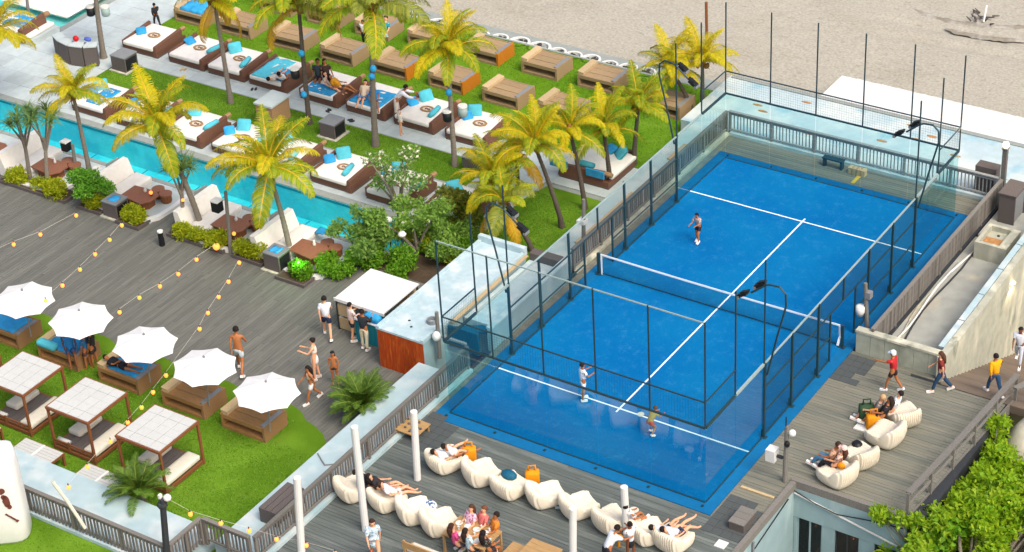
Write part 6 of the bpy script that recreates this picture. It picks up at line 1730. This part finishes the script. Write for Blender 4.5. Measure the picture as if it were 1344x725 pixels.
# lawn walk beds
px_person('man in black walking by the first white daybed', (207, 36), (199, 10), 150, 'walk', Z, skin='t', top=('long', '#22252b'), bottom=('pants', '#22252b'), grow=1.15)
sitp('guest lying in pale clothes on the couple daybed', 362, 103, Z, 100, 'lie', .52, skin='l', top=('tee', '#c9c1b6'), bottom=('shorts', '#6d5a50'), shoes=None)
sitp('guest in white propped up on the couple daybed', 372, 106, Z, 110, 'recline', .52, skin='t', top=('tee', '#d8dde0'), bottom=('shorts', '#49444a'), shoes=None)
for i, (x, y, c, tt, ps) in enumerate(((418, 104, '#27323c', 'dark blue seated guest by the crowded daybed pillow', 'sitlow'), (430, 104, '#33241f', 'dark haired guest at the back of the crowded daybed', 'sitlow'), (437, 116, '#c9a99a', 'guest in pale floral clothes on the crowded daybed', 'recline'), (447, 117, '#c48a1c', 'guest in mustard top on the crowded daybed', 'recline'))):
    sitp(tt, x, y, Z, -60 + 25 * i, ps, .52, skin='dtlt'[i], top=('tee', c), bottom=('shorts', ['#25282e', '#3a2a26', '#7f5f58', '#4a4038'][i]), shoes=None, hairlen='long' if i else 'short')
sitp('guest in cream lying on the daybed left of the waiter', 477, 130, Z, -70, 'recline', .52, skin='l', top=('tee', '#d9c3a8'), bottom=('shorts', '#2f7fb4'), shoes=None, fem=True)
sitp('guest in blue on the daybed left of the waiter', 492, 136, Z, -50, 'recline', .52, skin='t', top=('tee', '#2a7ab8'), bottom=('shorts', '#223044'), shoes=None)
px_person('waiter in white shirt standing between two white daybeds', (522, 158), (522, 118), 35, 'bend', Z, skin='t', top=('long', '#dadde6'), bottom=('pants', '#c9bdb4'), grow=1.2)
px_person('small guest in white lace by the waiter', (527, 178), (525, 146), 35, 'stand', Z, skin='l', top=('dress', '#dcd6cc'), hair='#c9c0b4', hairlen='long', fem=True, shoes=None)
px_person('person in white top and black trousers beside the tallest palm', (479, 60), (478, 31), -80, 'stand', Z, skin='t', top=('tee', '#d8dce2'), bottom=('pants', '#22252b'), grow=1.1)
sitp('guest in teal seated on the rear wooden daybed', 505, 47, Z, -80, 'sitlow', .68, skin='l', top=('tee', '#2a8a94'), bottom=('shorts', '#9cc3cf'), shoes=None)
# bags and small things
def tote(px, py, z, m, label, s=1.0, extra=None):
    a = at(px, py, z + .2); t = thing('bag', label, 'bag', (a.x, a.y, z), .6)
    MB().cushion(-.2 * s, -.14 * s, 0, .2 * s, .14 * s, .48 * s, .08).build('bag_body', m, t, smooth=True)
    b = MB(); b.tube([(-.1 * s, 0, .45 * s), (-.09 * s, 0, .66 * s), (.09 * s, 0, .66 * s), (.1 * s, 0, .45 * s)], .03, 6); b.build('handle', m, t, smooth=True)
m_or = mat('orange canvas', '#d98a0c', .8, .1, 8)
tote(616, 599, 0, m_or, 'orange bag standing between the first two bean bags', 1.2)
tote(699, 630, 0, m_or, 'orange bag standing between the third and fourth bean bags', 1.2)
tote(1146, 556, 0, m_or, 'orange bag beside the right deck bean bag', 1.2)
tote(1137, 545, 0, mat('dark green canvas', '#2f4a30', .8, .1), 'dark green bag beside the orange bag on the right deck', 1.3)
a = at(668, 624, .5); tag(MB().ball((a.x, a.y, .52), .30, .2, .16, 10, 7).build('cushion', m_tealD, smooth=True), 'dark teal cushion lying on the third bean bag', 'cushion')
a = at(1104, 612, .6); tag(MB().ball((a.x, a.y, .62), .15, .1, .12, 8, 6).build('pouch', m_or, smooth=True), 'yellow pouch beside the woman in pink cap', 'pouch')
a = at(1125, 581, .5); tag(MB().lathe([(.17, 0), (.19, .03), (.12, .1)], 12, (a.x, a.y, .42)).build('hat', m_black), 'black hat lying on the middle right bean bag', 'hat')
a = at(1131, 562, 0); tag(MB().box(a.x - .22, a.y - .2, .004, a.x + .22, a.y + .25, .05).build('paper_bag', m_white), 'flat white paper bag on the right deck', 'bag')
a = at(668, 578, 0)
for px, py, lb, m, rr in ((832, 670, 'round pale yellow plate of food on the deck by the waitress', m_cushC, .16), (812, 706, 'yellow snack tray between the waiter and the waitress', m_or, .15)):
    a = at(px, py, .35); tag(MB().lathe([(rr * .6, 0), (rr, .02), (rr, .04)], 12, (a.x, a.y, .33)).lathe([(.05, -.33), (.04, 0)], 8, (a.x, a.y, .33)).build('snack_stand', m, smooth=False), lb, 'tray')
a = at(729, 668, 0); tag(MB().tube([(a.x, a.y, .05), (a.x + .3, a.y + .12, .05)], .05, 8).build('bottle', m_steelL), 'clear bottle lying in front of a bean bag', 'bottle')
a = at(448, 420, ZL); tag(MB().ball((a.x, a.y, ZL + .09), .1, .1, .09).build('white_ball', m_white), 'white ball on the dark deck by the kiosk', 'ball')
t = thing('racket', 'padel racket held by the crouching player', 'racket', at(841, 544, .55))
MB().ring(.09, .12, -.015, .015, 14, (0, 0, 0)).lathe([(.09, -.008), (.09, .008)], 14).build('racket_head', m_cushC, t); MB().tube([(.11, 0, 0), (.28, .02, -.02)], .018, 6).build('handle', m_dark, t)
